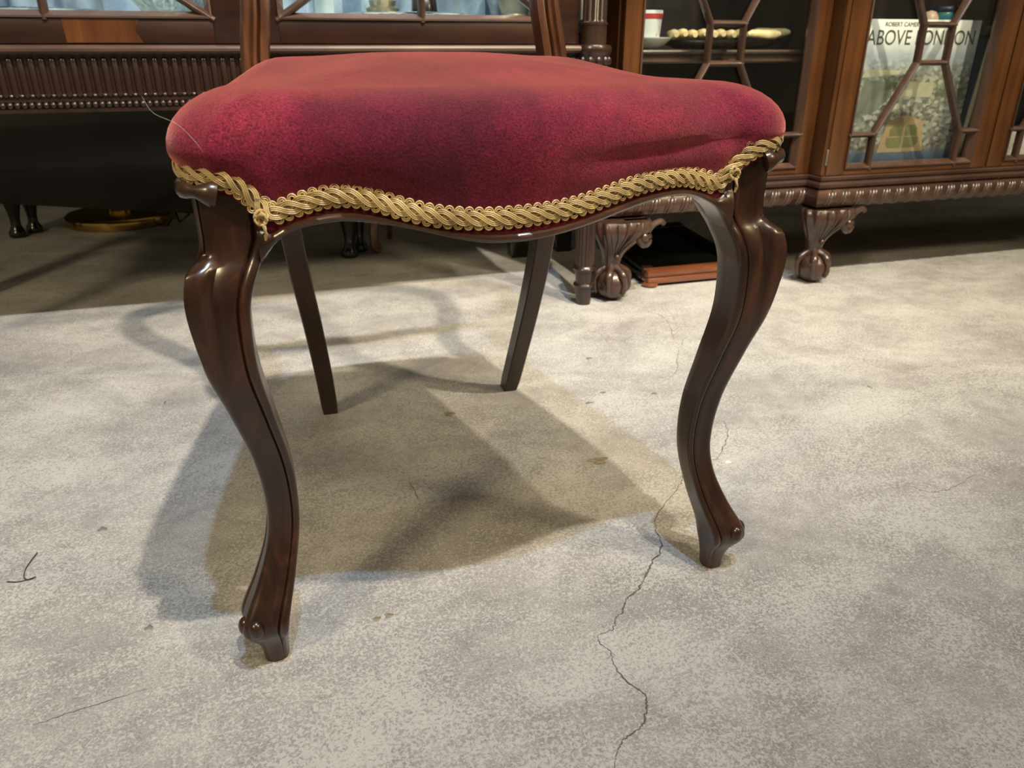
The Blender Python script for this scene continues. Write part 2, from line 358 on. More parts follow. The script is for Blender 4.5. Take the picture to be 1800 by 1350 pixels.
# plan outline of the seat (half, x>=0 relative to CX): (x, y)
half = [(0.0, 0.497), (0.05, 0.501), (0.10, 0.512), (0.14, 0.521), (0.172, 0.525), (0.198, 0.526), (0.2135, 0.536), (0.2165, 0.562), (0.211, 0.62), (0.197, 0.70), (0.180, 0.78), (0.166, 0.845), (0.150, 0.893), (0.120, 0.918), (0.06, 0.926), (0.0, 0.928)]
full = [(x, y, 0) for x, y in half] + [(-x, y, 0) for x, y in half[-2:0:-1]]
OUT = catmull(full, 16, True)
# lower edge of the velvet (centre of the braid) along the outline
ZF = [(-0.2206, 0.3995), (-0.2078, 0.3968), (-0.1945, 0.3939), (-0.1851, 0.3882), (-0.1774, 0.3807), (-0.1701, 0.3695), (-0.163, 0.3705), (-0.1481, 0.3753), (-0.1317, 0.3793), (-0.1156, 0.3798), (-0.1015, 0.377), (-0.0838, 0.3711), (-0.0657, 0.3663), (-0.0434, 0.3634), (-0.0201, 0.3627), (0.0038, 0.3638), (0.0295, 0.3662), (0.0515, 0.3704), (0.0755, 0.3762), (0.1004, 0.3801), (0.1268, 0.3809), (0.1488, 0.3763), (0.1635, 0.3725), (0.1695, 0.3815), (0.1760, 0.3883), (0.1890, 0.3970), (0.2005, 0.4015), (0.2150, 0.4030)]
def zb(x, y):
    if y < 0.56: return smooth_tab(ZF, x)
    return (0.3995 if x < 0 else 0.403) + 0.006 * (y - 0.56) / 0.36
def out_normals(P):
    n = len(P); R = []
    for k in range(n):
        t = (P[(k + 1) % n] - P[(k - 1) % n]).normalized(); R.append(Vector((t.y, -t.x, 0)))
    return R
ON = out_normals(OUT)
RV = 0.034
def zt(y): return 0.4455 + 0.0155 * sstep(0.64, 0.86, y)
def seat_wall(i, k):
    """k 0..1 up the side wall: returns point"""
    p, n = OUT[i], ON[i]; b = zb(p.x, p.y) - 0.011; e = zt(p.y) - RV
    z = b + (e - b) * k
    o = 0.0008 + 0.0085 * sstep(0.12, 0.95, k)
    if p.y < 0.545:
        zc = 0.397 + 0.010 * sstep(0.0, 0.19, p.x)
        o -= 0.0038 * math.exp(-((z - zc) / 0.0060) ** 2) * sstep(0.00, 0.09, p.x) * (1 - sstep(0.17, 0.205, p.x))
        o += 0.0022 * math.exp(-((p.x + 0.196) / 0.005) ** 2) * sstep(0.385, 0.41, z)
        o += 0.0012 * math.sin(p.x * 61 + 1.0) * k
    return Vector((p.x + n.x * o, p.y + n.y * o, z)), o
m = MB(); rings = []; NP = len(OUT); KW = 12
rings.append([Vector((OUT[i].x * 0.5, 0.72 + (OUT[i].y - 0.72) * 0.5, 0.400)) for i in range(NP)])
rings.append([Vector((OUT[i].x - ON[i].x * 0.010, OUT[i].y - ON[i].y * 0.010, max(seat_wall(i, 0)[0].z, 0.398))) for i in range(NP)])
rings.append([seat_wall(i, 0)[0] - ON[i] * 0.004 for i in range(NP)])
for j in range(KW + 1):
    rings.append([seat_wall(i, j / KW)[0] for i in range(NP)])
KR = 9
for j in range(1, KR + 1):
    a = PI / 2 * j / KR; ring = []
    for i in range(NP):
        p, n = OUT[i], ON[i]; o1 = seat_wall(i, 1)[1]
        o = o1 - 0.040 * (1 - math.cos(a)); z = zt(p.y) - RV * (1 - math.sin(a))
        w0 = Vector((p.x + n.x * o1, p.y + n.y * o1, 0)); dc = Vector((0, 0.725, 0)) - w0
        ring.append(w0 + dc * (0.040 * (1 - math.cos(a)) / 0.20) + Vector((0, 0, z)))
    rings.append(ring)
KD = 10; last = rings[-1]
for j in range(1, KD + 1):
    t = j / KD; ring = []
    for i in range(NP):
        q = last[i]; c = Vector((0, 0.725, 0)); y_ = q.y + (c.y - q.y) * t * 0.985
        z = zt(y_) + (0.0130 - 0.006 * sstep(0.68, 0.86, y_)) * sstep(0, 0.75, t) + 0.0012 * noise.noise(Vector((q.x * (1 - t) * 16, y_ * 16, 3.3))) * min(1, 3 * t)
        ring.append(Vector((q.x * (1 - t * 0.985), y_, z)))
    rings.append(ring)
m.loft([[v + Vector((CX, 0, 0)) for v in r] for r in rings])
seat = m.build('seat_cushion', 'velvet', chair, None, 60, 'crimson velvet seat cushion')

# ---- gold gimp braid
path = [i for i in range(NP)]
# start at back centre: rotate indices so the seam is at the back
mid = NP // 2; idx = [(mid + k) % NP for k in range(NP + 1)]
base = []
for i in idx:
    P0, _ = seat_wall(i, 0.0); P1, _ = seat_wall(i, 0.30)
    p = OUT[i]; zc = zb(p.x, p.y); kk = 0.011 / max(0.02, (zt(p.y) - RV - zc + 0.011))
    C, o = seat_wall(i, kk); base.append((C + Vector((CX, 0, 0.0012)), ON[i]))
# arc length resample
S = [0.0]
for a, b in zip(base, base[1:]): S.append(S[-1] + (b[0] - a[0]).length)
TOT = S[-1]
def at(s):
    s = max(0, min(TOT - 1e-6, s)); lo = 0; hi = len(S) - 1
    while hi - lo > 1:
        md = (lo + hi) // 2
        if S[md] <= s: lo = md
        else: hi = md
    t = (s - S[lo]) / max(1e-9, S[hi] - S[lo])
    return base[lo][0].lerp(base[hi][0], t), base[lo][1].lerp(base[hi][1], t).normalized()
STEP = 0.0016; ns = int(TOT / STEP)
frames = []
for k in range(ns + 1):
    s = k * TOT / ns; C, n = at(s); T = (at(s + 0.003)[0] - at(s - 0.003)[0]).normalized()
    B = n.cross(T); B = -B if B.z < 0 else B
    nn = T.cross(B); nn = nn if nn.dot(n) > 0 else -nn
    frames.append((C, T, nn.normalized(), B.normalized()))
def fr(s):
    x = max(0, min(ns - 1e-6, s / TOT * ns)); k = int(x); t = x - k; a, b = frames[k], frames[min(ns, k + 1)]
    return [a[q].lerp(b[q], t) for q in range(4)]
PER = 0.0310; AMP = 0.0036
m = MB()
for bun in range(3):
    for cord in range(3):
        off = (cord - 1.0) * 0.00118; pts = []
        for k in range(ns + 1):
            s = k * TOT / ns; C, T, n, B = frames[k]; ph = 2 * PI * s / PER + bun * 2 * PI / 3
            db = -AMP * math.sin(ph) * 2 * PI / PER; L = math.hypot(1, db)
            pts.append(C + B * (AMP * math.cos(ph) + off / L) + T * (-off * db / L) + n * (0.0022 + 0.0013 * math.sin(ph)))
        m.tube(pts, 0.00062, 6, 1.0, (0.05, 0.03, 1), True)
braid = m.build('gimp_braid', 'gold', chair, None, 60, 'gold twisted gimp braid along the seat edge')
m = MB(); rb = []
for k in range(0, ns + 1, 2):
    C, T, n, B = frames[k]; rb.append([C + B * 0.0047 + n * 0.0008, C - B * 0.0047 + n * 0.0008, C - B * 0.0047 - n * 0.0012, C + B * 0.0047 - n * 0.0012])
m.loft(rb); m.build('braid_backing', 'gold', braid)
m = MB(); LP = 0.0068
for side in (1, -1):
    for k in range(int(TOT / LP)):
        s0 = (k + 0.5) * LP; C, T, n, B = fr(s0)
        for rr in (0.0029, 0.0017):
            pts = [C + B * side * (0.0044 + rr * 1.15 * math.sin(a)) + T * (rr * math.cos(a)) + n * (0.0020 if side > 0 else 0.0014) for a in [PI * q / 7 for q in range(8)]]
            m.tube(pts, 0.00056, 4, 1.0, tuple(n))
lo = m.build('scalloped_edging', 'gold', braid, None, 60); lo['kind'] = 'stuff'
# knots where the braid turns at the legs
for sx in (-1, 1):
    i0 = min(range(NP), key=lambda i: abs(OUT[i].x - sx * 0.1715) + (10 if OUT[i].y > 0.6 else 0))
    p = OUT[i0]; c = Vector((CX + p.x + sx * 0.002, p.y - 0.0055, zb(p.x, p.y) - 0.003)); m = MB()
    for q in range(5):
        a0 = q * 1.3; pts = [c + Vector((0.0042 * math.cos(a0 + t * 1.1) * (1 - 0.1 * q), -0.0012 * q * 0.6 + 0.0012 * math.sin(2 * t), 0.0052 * math.sin(a0 + t * 1.1) * (1 - 0.1 * q))) for t in [0.45 * k for k in range(9)]]
        m.tube(pts, 0.0009, 5)
    m.tube([c + Vector((0.001, -0.002, -0.004)), c + Vector((0.0016, -0.003, -0.010)), c + Vector((0.001, -0.002, -0.014))], [0.0016, 0.0014, 0.0008], 6)
    m.build('braid_knot', 'gold', braid)

# ---- front legs
TO = [(0.0, 0.2180), (0.012, 0.2190), (0.024, 0.2225), (0.033, 0.2280), (0.041, 0.2310), (0.050, 0.2290), (0.073, 0.2165), (0.103, 0.2045), (0.134, 0.2000), (0.18, 0.2040), (0.226, 0.2150), (0.26, 0.2240), (0.294, 0.2265), (0.318, 0.2260), (0.333, 0.2225), (0.341, 0.2190), (0.352, 0.2180), (0.41, 0.2190)]
TI = [(0.0, 0.1975), (0.020, 0.1965), (0.036, 0.1950), (0.050, 0.1925), (0.082, 0.1835), (0.124, 0.1755), (0.17, 0.1755), (0.219, 0.1825), (0.264, 0.1890), (0.302, 0.1890), (0.317, 0.1865), (0.335, 0.1795), (0.347, 0.1730), (0.356, 0.1690), (0.41, 0.1690)]
def leg_section(z):
    k = sstep(0.350, 0.336, z) if False else 1 - sstep(0.334, 0.346, z)      # 1 below the knee shoulder
    bul = 0.15 * k * sstep(0.24, 0.325, z)
    hol = 0.055 * (1 - sstep(0.05, 0.22, z)) * sstep(0.030, 0.05, z)
    ch = 1 - k; kn = k * sstep(0.27, 0.325, z)
    pts = [(0.0, 0.93), (0.02, 0.98), (0.06, 1.0), (0.13, 1.0), (0.175, 0.985), (0.20, 0.955), (0.217, 0.915), (0.238, 0.935), (0.258, 0.965), (0.285, 0.972)]
    pan = [(0.40, 0.972 - hol * .7 - ch * 0.015), (0.52, 0.972 - hol - ch * 0.02), (0.64, 0.975 - hol * .7 - ch * 0.03 - kn * 0.05)]
    cor = [(0.76, 0.985 + bul * .35 - ch * 0.05), (0.86, 0.965 + bul * .8 - ch * 0.08)]
    dd = 0.925 + bul * .95 - ch * 0.09
    pts += pan + cor + [(dd, dd)]
    pts += [(b, a) for a, b in reversed(cor)] + [(b, a) for a, b in reversed(pan)] + [(b, a) for a, b in reversed(pts[:10])]
    pts += [(0.85, 0.0), (0.6, 0.0), (0.3, 0.0), (0.08, 0.0), (0.02, 0.02), (0.0, 0.08), (0.0, 0.3), (0.0, 0.6), (0.0, 0.85)]
    peg = 1 - sstep(0.006, 0.037, z)
    if peg > 0:
        res = []
        for (u, v) in pts:
            a = math.atan2(v - 0.5, u - 0.5); res.append((u + (0.5 + 0.5 * math.cos(a) - u) * peg * .85, v + (0.5 + 0.5 * math.sin(a) - v) * peg * .85))
        pts = res
    return pts
def make_front_leg(sx):
    zs = [0.0, 0.002] + [0.004 * k for k in range(1, 84)] + [0.336 + 0.002 * k for k in range(0, 12)] + [0.362 + 0.006 * k for k in range(0, 8)]
    rings = []
    for z in zs:
        o = smooth_tab(TO, z); i = smooth_tab(TI, z); sh = 0.0008 if z < 0.001 else 0
        yf = 0.743 - o; yb = 0.743 - i; ring = []
        for (u, v) in leg_section(z):
            x = i + (o - i) * u; y = yb + (yf - yb) * v
            x += (0.21 - x) * sh * 30; y += (0.532 - y) * sh * 30
            top = smooth_tab(ZF, sx * x) - 0.0035 if y < 0.548 else 0.3985
            ring.append((CX + sx * x, y, min(z, top)))
        rings.append(ring if sx > 0 else ring[::-1])
    m = MB(); m.loft(rings)
    leg = m.build('front_leg', 'chair', chair, None, 50, 'carved cabriole front leg')
    # rolled ear at the top corner
    dz = 0.0035 if sx > 0 else -0.0005
    pth = catmull([(0.2180, 0.568, 0.3895 + dz), (0.2205, 0.552, 0.3885 + dz), (0.2195, 0.530, 0.3885 + dz), (0.2125, 0.5205, 0.3880 + dz), (0.2045, 0.5180, 0.3865 + dz), (0.1985, 0.5185, 0.3850 + dz)], 6)
    L = len(pth); rad = [0.0058 + 0.0022 * sstep(0.6, 0.92, k / (L - 1)) - 0.0018 * math.exp(-((k / (L - 1) - 0.62) / 0.12) ** 2) for k in range(L)]
    rad[0] *= .6; rad[-1] *= .62
    m = MB(); m.tube([(CX + sx * p.x, p.y, p.z) for p in pth], rad, 12, 0.72); m.build('ear_scroll', 'chair', leg)
    # little carved buds on the toe
    m = MB()
    for (dx, dy) in ((0.2190, 0.5165), (0.2265, 0.5240)):
        m.sphere((CX + sx * dx, dy, 0.0440), 0.0066, 16, 12, (1, 1, 1.35))
    m.build('toe_scroll', 'chair', leg)
    return leg
for sx in (-1, 1): make_front_leg(sx)
# ---- front rail (follows the serpentine)
RB = [(-0.1785, 0.3365), (-0.1740, 0.3415), (-0.17, 0.3473), (-0.1612, 0.3552), (-0.1462, 0.3606), (-0.1279, 0.3635), (-0.117, 0.3637), (-0.0955, 0.361), (-0.0737, 0.3568), (-0.0516, 0.351), (-0.0284, 0.3467), (-0.0046, 0.3462), (0.0123, 0.3476), (0.0296, 0.3505), (0.0519, 0.3554), (0.0761, 0.361), (0.1012, 0.3659), (0.1223, 0.3677), (0.1389, 0.3662), (0.1556, 0.3598), (0.1650, 0.354), (0.1725, 0.346), (0.1785, 0.3365)]
def yfront(x): return smooth_tab([(a, b) for a, b in half[:6]], abs(x))
m = MB(); rings = []
for k in range(-58, 59):
    x = k * 0.178 / 58; yb0 = yfront(x); zt_ = smooth_tab(ZF, x) - 0.005; zb_ = smooth_tab(RB, x); h = zt_ - zb_
    sec = [(0.012, 1.0), (-0.0015, 1.0), (-0.003, 0.80), (-0.0032, 0.66), (-0.0058, 0.60), (-0.0085, 0.46), (-0.0090, 0.28), (-0.0075, 0.10), (-0.004, 0.02), (0.0, 0.0), (0.024, 0.0), (0.024, 1.0)]
    rings.append([(CX + x, yb0 + 0.004 + d, zb_ + h * f) for d, f in sec])
m.loft(rings); m.build('front_rail', 'chair_rail', chair, None, 45, 'serpentine moulded front rail')
# ---- side and back rails
for sx in (-1, 1):
    m = MB(); rings = []
    for k in range(13):
        t = k / 12; y = 0.566 + (0.878 - 0.566) * t; x = lerp_tab([(0.562, 0.2155), (0.62, 0.209), (0.70, 0.194), (0.78, 0.177), (0.845, 0.163), (0.893, 0.150)], y)
        b = 0.352 + 0.010 * math.sin(PI * t)
        rings.append([(CX + sx * (x + d), y, z) for d, z in ((0.0, b + 0.003), (0.001, b + 0.012), (0.001, 0.398), (-0.020, 0.398), (-0.020, b), (-0.004, b))])
    m.loft(rings); m.build('side_rail', 'chair', chair)
m = MB(); m.box(CX - 0.140, CX + 0.140, 0.886, 0.908, 0.352, 0.398, 0.003); m.build('back_rail', 'chair_plain', chair)
# ---- rear legs
def rear_leg(xs, w0, w1):
    # xs: centre x (relative) at z table ; tapering square sabre leg
    rings = []
    for k in range(25):
        z = 0.405 * k / 24; t = (0.405 - z) / 0.405
        x = smooth_tab(xs, z); y = 0.893 + 0.108 * t ** 1.55; w = w0 + (w1 - w0) * (z / 0.405); d = 0.0125 + 0.003 * z / 0.4; c = 0.0015
        sh = 0.001 if k == 0 else 0
        rings.append([(CX + x + a * (w - sh - ca), y + b * (d - sh - cb), z) for a, b, ca, cb in ((-1, -1, c, 0), (1, -1, c, 0), (1, -1, 0, c), (1, 1, 0, c), (1, 1, c, 0), (-1, 1, c, 0), (-1, 1, 0, c), (-1, -1, 0, c))])
    m = MB(); m.loft(rings); return m.build('rear_leg', 'chair_plain', chair, None, 25, 'plain sabre rear leg')
rear_leg([(0, -0.1215), (0.07, -0.1265), (0.15, -0.1345), (0.22, -0.1430), (0.28, -0.1490), (0.41, -0.160)], 0.0108, 0.0130)
rear_leg([(0, 0.1420), (0.07, 0.1480), (0.15, 0.1555), (0.22, 0.1610), (0.28, 0.1630), (0.41, 0.163)], 0.0108, 0.0130)
# ---- balloon back: uprights, crest and cross rail
def upright(sx):
    pth = catmull([(0.1605, 0.893, 0.40), (0.1640, 0.896, 0.45), (0.1565, 0.906, 0.515), (0.158, 0.922, 0.57), (0.178, 0.942, 0.64), (0.200, 0.962, 0.715), (0.1995, 0.980, 0.785), (0.165, 0.992, 0.838), (0.10, 1.0, 0.862), (0.0, 1.003, 0.872)], 7)
    up = pth[:int(len(pth) * 0.78)]; cr = pth[int(len(pth) * 0.78) - 1:]
    def sweep(P):
        rings = []
        for k, p in enumerate(P):
            t = (P[min(k + 1, len(P) - 1)] - P[max(k - 1, 0)]).normalized()
            wv = Vector((0, -1, 0)); wv = (wv - t * wv.dot(t)).normalized(); side = t.cross(wv).normalized()
            if side.x < 0: side = -side
            w = 0.0145
            sec = [(-1.0, -0.9), (-1.0, 0.55), (-0.9, 0.85), (-0.65, 0.98), (-0.35, 0.92), (-0.20, 0.62), (-0.08, 0.95), (0.12, 1.0), (0.30, 0.72), (0.45, 0.95), (0.75, 0.98), (0.95, 0.8), (1.0, 0.5), (1.0, -0.9), (0.8, -1.0), (-0.8, -1.0)]
            rings.append([(CX + sx * (p + side * a * w + wv * b * 0.0135).x, (p + side * a * w + wv * b * 0.0135).y, (p + side * a * w + wv * b * 0.0135).z) for a, b in sec])
        m = MB(); m.loft(rings); return m
    sweep(up).build('back_upright', 'chair_back', chair, None, 40, 'reeded balloon back upright')
    return sweep(cr)
cr = MB()
for sx in (-1, 1):
    c = upright(sx); cr.add(c.v, c.f)
cr.build('crest_rail', 'chair_back', chair, None, 40)
m = MB(); rings = []
for k in range(31):
    t = -1 + 2 * k / 30; x = 0.165 * t; z = 0.622 - 0.018 * (1 - t * t) + 0.006 * math.cos(3 * PI * t); h = 0.016 + 0.010 * math.exp(-(t / 0.25) ** 2)
    rings.append([(CX + x, 0.936 + b * 0.008, z + a * h) for a, b in ((-1, -0.5), (-0.6, -1), (0.6, -1), (1, -0.5), (1, 0.5), (0.6, 1), (-0.6, 1), (-1, 0.5))])
m.loft(rings); m.build('cross_rail', 'chair_back', chair)

# ------------------------------------------------------------------ dark display cabinet (behind the chair)
LX0, LX1, LY = -0.60, 0.60, 1.352
cab = thing('display_cabinet', 'dark mahogany glazed display cabinet with fluted frieze and reeded corner columns', 'cabinet', (0, 1.55, 0))
def flute(n, d):
    return lambda a, z: 1 - d * (0.5 + 0.5 * math.cos(n * a)) ** 0.6
def column(x, y, up):
    m = MB()
    m.lathe([(0, 0.0135), (0.001, 0.0145), (0.034, 0.0175), (0.036, 0.0205), (0.040, 0.0212), (0.043, 0.0195), (0.044, 0.0168), (0.067, 0.0180), (0.069, 0.0212), (0.073, 0.0222), (0.077, 0.0205), (0.079, 0.0178)], (x, y), 36)
    leg = m.build('turned_foot', 'cab_carved', cab)
    m = MB(); fl = flute(16, 0.10)
    m.lathe([(0.079, 0.0178), (0.083, 0.0186), (0.24, 0.0205), (0.40, 0.0222), (0.412, 0.0222)], (x, y), 96, lambda a, z: fl(a, z) if 0.082 < z < 0.405 else 1)
    m.build('fluted_shaft', 'cab_carved', cab)
    m = MB()
    m.lathe([(0.412, 0.0215), (0.420, 0.0235), (0.430, 0.0262), (0.444, 0.0285), (0.456, 0.0295), (0.458, 0.0305), (0.462, 0.0325), (0.468, 0.0325), (0.4725, 0.0305), (0.4735, 0.0235)], (x, y), 36)
    capi = m.build('column_capital', 'cab_carved', cab)
    m = MB()
    for row, zc in ((0, 0.447), (1, 0.432)):
        for q in range(12):
            a = 2 * PI * (q + 0.5 * row) / 12; r = 0.0278 - 0.0022 * row
            m.sphere((x + r * math.cos(a), y + r * math.sin(a), zc), 0.0062, 8, 6, (1.0, 1.0, 1.25))
    m.build('carved_leaf_band', 'cab_carved', capi)
    if up:
        m = MB(); rl = flute(14, 0.13)
        m.lathe([(0.4735, 0.0228), (0.503, 0.0226), (0.5045, 0.0240), (0.508, 0.0240), (0.510, 0.0215), (0.512, 0.0222), (1.36, 0.0215), (1.38, 0.024), (1.40, 0.026)], (x, y), 84, lambda a, z: rl(a, z) if 0.511 < z < 1.37 else 1)
        m.build('reeded_column', 'cab_carved', cab)
column(0.5755, LY, True); column(-0.5755, LY, True)
for x in (-0.605, 0.568):
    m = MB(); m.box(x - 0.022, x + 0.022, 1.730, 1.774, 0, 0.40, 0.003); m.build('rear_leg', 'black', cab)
# frieze
FY = 1.352
m = MB(); m.box(-0.556, 0.556, FY, FY + 0.03, 0.385, 0.462); frz = m.build('frieze_board', 'cab_dark', cab, None, 0)
m = MB(); rings = []
for z, r in [(0.400, 0.0012), (0.4015, 0.0028), (0.404, 0.0040), (0.407, 0.0044), (0.452, 0.0044), (0.4545, 0.0036), (0.456, 0.0010)]:
    rings.append([(math.cos(PI + PI * i / 6) * r * 1.15, FY + math.sin(PI + PI * i / 6) * r, z) for i in range(7)])
m.loft(rings, True, True)
bar = m.build('flute_bar', 'cab_carved', frz, (0, FY, 0.40), 50)
m = MB(); m.sphere((0, FY - 0.0005, 0.4035), 0.0030, 8, 6, (1.1, 1.0, 0.8)); lip = m.build('flute_bead', 'cab_bead', frz, (0, FY, 0.40), 60)
PITCH = 0.01385; nb = 79
for k in range(nb):
    x = -0.5402 + k * PITCH
    if k == 0: put(bar, (x, FY, 0.40), frz)
    else: inst(bar, (x, FY, 0.40), frz)
    if k == 0: put(lip, (x + PITCH / 2, FY, 0.40), frz)
    elif k < nb - 1: inst(lip, (x + PITCH / 2, FY, 0.40), frz)
# bead moulding under the frieze
m = MB(); m.box(-0.556, 0.556, FY - 0.004, FY + 0.03, 0.380, 0.3855); m.box(-0.556, 0.556, FY - 0.003, FY + 0.01, 0.3955, 0.398)
bm_ = m.build('bead_moulding', 'cab_carved', cab, None, 0)
m = MB(); m.sphere((0, 0, 0), 0.0050, 12, 8, (0.92, 1, 1)); bead = m.build('bead', 'cab_carved', bm_, (0, 0, 0), 80)
nbead = 118
for k in range(nbead):
    p = (-0.5505 + k * 0.00941, FY - 0.0025, 0.3905)
    if k == 0: put(bead, p, bm_)
    else: inst(bead, p, bm_)
# moulding above the frieze
m = MB(); rings = []
prof = [(0.012, 0.4585), (-0.006, 0.4590), (-0.012, 0.4610), (-0.0155, 0.4640), (-0.0160, 0.4675), (-0.0140, 0.4705), (-0.010, 0.4722), (0.012, 0.4730)]
for x in (-0.556, 0.556): rings.append([(x, FY + d, z) for d, z in prof])
m.loft(rings); m.build('waist_moulding', 'cab_bead', cab, None, 30)
# carcase
m = MB(); m.box(-0.58, 0.58, FY + 0.012, 1.77, 0.4735, 0.490); m.build('bottom_board', 'cab_dark', cab, None, 0)
m = MB(); m.box(-0.58, 0.58, 1.74, 1.77, 0.385, 1.40); m.build('back_panel', 'cab_dark', cab, None, 0)
for x in (-0.59, 0.566):
    m = MB(); m.box(x, x + 0.024, FY + 0.03, 1.74, 0.385, 1.40); m.build('side_panel', 'cab_dark', cab, None, 0)
m = MB(); m.box(-0.62, 0.62, FY - 0.04, 1.78, 1.40, 1.46, 0.008); m.build('cornice', 'cab_dark', cab)
m = MB(); m.box(-0.566, 0.566, FY + 0.03, 1.74, 0.492, 0.512); m.build('display_shelf', 'pale_cloth', cab, None, 0, 'pale blue grey lined display shelf')
def glazed_door(parent, x0, x1, y, z0, z1, st, rb_, rt, wood_s, wood_r, beadm, munt, mm, bead_w=0.010, thick=0.022):
    d = bpy.data.objects.new('door', None); COL.objects.link(d); put(d, ((x0 + x1) / 2, y, z0), parent)
    for a, b in ((x0, x0 + st), (x1 - st, x1)):
        m = MB(); m.box(a, b, y, y + thick, z0, z1, 0.0012); m.build('stile', wood_s, d)
    m = MB(); m.box(x0 + st, x1 - st, y, y + thick, z0, z0 + rb_, 0.0008); m.build('bottom_rail', wood_r, d)
    m = MB(); m.box(x0 + st, x1 - st, y, y + thick, z1 - rt, z1, 0.0008); m.build('top_rail', wood_r, d)
    gx0, gx1, gz0, gz1 = x0 + st, x1 - st, z0 + rb_, z1 - rt
    # bevelled bead around the opening
    m = MB()
    def ring(ins, yy): return [(gx0 + ins, yy, gz0 + ins), (gx1 - ins, yy, gz0 + ins), (gx1 - ins, yy, gz1 - ins), (gx0 + ins, yy, gz1 - ins)]
    rr = [ring(0, y + 0.004), ring(0, y - 0.003), ring(bead_w * .25, y - 0.0042), ring(bead_w * .45, y - 0.001), ring(bead_w, y + 0.010), ring(bead_w, y + 0.016)]
    m.loft(rr, cap=False); m.build('glazing_bead', beadm, d, None, 25)
    m = MB(); m.box(gx0 + 0.004, gx1 - 0.004, y + 0.0122, y + 0.0142, gz0 + 0.004, gz1 - 0.004); m.build('glass_pane', 'pane', d, None, 0)
    for (ax, az, bx, bz) in munt:
        A = Vector((ax, 0, az)); B = Vector((bx, 0, bz)); t = (B - A).normalized(); n = Vector((-t.z, 0, t.x)); w = mm
        A2 = A - t * w * 0.5; B2 = B + t * w * 0.5
        sec = [(-1, 0.0115), (-1, 0.006), (-0.75, 0.001), (-0.35, -0.003), (0, -0.0045), (0.35, -0.003), (0.75, 0.001), (1, 0.006), (1, 0.0115)]
        m = MB(); m.loft([[(p + n * w * a) + Vector((0, y + b, 0)) for a, b in sec] for p in (A2, B2)]); m.build('muntin', 'muntin', d, None, 50)
    return d
# pattern for the dark cabinet doors
def munt_left(x0, x1, z0, z1):
    c = (x0 + x1) / 2; L = [(c, z0, c, z0 + 0.16)]
    dx = 0.13; dz = 0.085
    L += [(x0, z0, x0 + dx, z0 + dz), (x1, z0, x1 - dx, z0 + dz), (x0 + dx, z0 + dz, c, z0 + 0.16), (x1 - dx, z0 + dz, c, z0 + 0.16),
          (x0 + dx, z0 + dz, x0 + dx, z1 - dz), (x1 - dx, z0 + dz, x1 - dx, z1 - dz), (c, z1, c, z1 - 0.16), (x0, z1, x0 + dx, z1 - dz), (x1, z1, x1 - dx, z1 - dz), (x0 + dx, z1 - dz, c, z1 - 0.16), (x1 - dx, z1 - dz, c, z1 - 0.16)]
    return L
for (x0, x1) in ((-0.549, -0.001), (0.001, 0.549)):
    d = glazed_door(cab, x0, x1, FY + 0.004, 0.4745, 1.395, 0.047, 0.034, 0.05, 'cab_dark', 'cab_dark', 'cab_bead', munt_left(x0 + 0.047, x1 - 0.047, 0.5085, 1.345), 0.0062)
    if x0 < 0:
        m = MB(); m.add([(-0.252, FY + 0.0034, 0.4755), (-0.150, FY + 0.0034, 0.4755), (-0.158, FY + 0.0034, 0.492), (-0.150, FY + 0.0034, 0.5080), (-0.254, FY + 0.0034, 0.5080),
                         (-0.252, FY + 0.006, 0.4755), (-0.150, FY + 0.006, 0.4755), (-0.158, FY + 0.006, 0.492), (-0.150, FY + 0.006, 0.5080), (-0.254, FY + 0.006, 0.5080)],
                        [(0, 1, 2, 3, 4), (9, 8, 7, 6, 5), (0, 5, 6, 1), (1, 6, 7, 2), (2, 7, 8, 3), (3, 8, 9, 4), (4, 9, 5, 0)])
        m.build('veneer_patch', 'cab_flame', d, None, 0, 'lighter flame veneer piece in the door rail')
m = MB(); m.box(0.5495, 0.5535, FY - 0.003, FY + 0.004, 0.512, 0.56, 0.001); m.build('hinge', 'iron', cab)

# ------------------------------------------------------------------ breakfront bookcase on the right
case = thing('breakfront_bookcase', 'brown mahogany breakfront bookcase with astragal glazed doors on claw feet', 'cabinet', (1.3, 1.55, 0))
Y1, Y2 = 1.388, 1.346          # door face planes of the side bay and the projecting centre
XS = 1.100                     # where the centre projects
CX0, CX1 = 0.650, 2.36
m = MB(); m.box(CX0, XS, Y1 + 0.002, 1.80, 0.200, 0.226); m.box(XS, 1.92, Y2 + 0.002, 1.80, 0.200, 0.226); m.box(1.92, CX1, Y1 + 0.002, 1.80, 0.200, 0.226)
m.build('bottom_board', 'case_x', case, None, 0)
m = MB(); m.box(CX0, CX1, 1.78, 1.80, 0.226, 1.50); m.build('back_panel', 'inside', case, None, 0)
for a in (CX0, CX1 - 0.02):
    m = MB(); m.box(a, a + 0.02, Y1 + 0.024, 1.78, 0.226, 1.50); m.build('side_panel', 'case', case, None, 0)
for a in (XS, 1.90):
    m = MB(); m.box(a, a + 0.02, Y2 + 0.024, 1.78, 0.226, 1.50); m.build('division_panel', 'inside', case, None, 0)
m = MB(); m.box(CX0 - 0.03, CX1 + 0.03, Y2 - 0.04, 1.82, 1.50, 1.57, 0.01); m.build('cornice', 'case_x', case)
m = MB(); rings = []
sprof = [(0.006, 0.440), (0.0, 0.4405), (-0.002, 0.4435), (0.0025, 0.447), (0.0025, 0.456), (-0.003, 0.4575), (-0.0045, 0.461), (-0.003, 0.464), (0.006, 0.465), (0.34, 0.465), (0.34, 0.440)]
for x in (CX0 + 0.02, XS): rings.append([(x, 1.432 + d, z) for d, z in sprof])
m.loft(rings); m.build('shelf', 'case_carved', case, None, 30, 'moulded shelf inside the side bay')
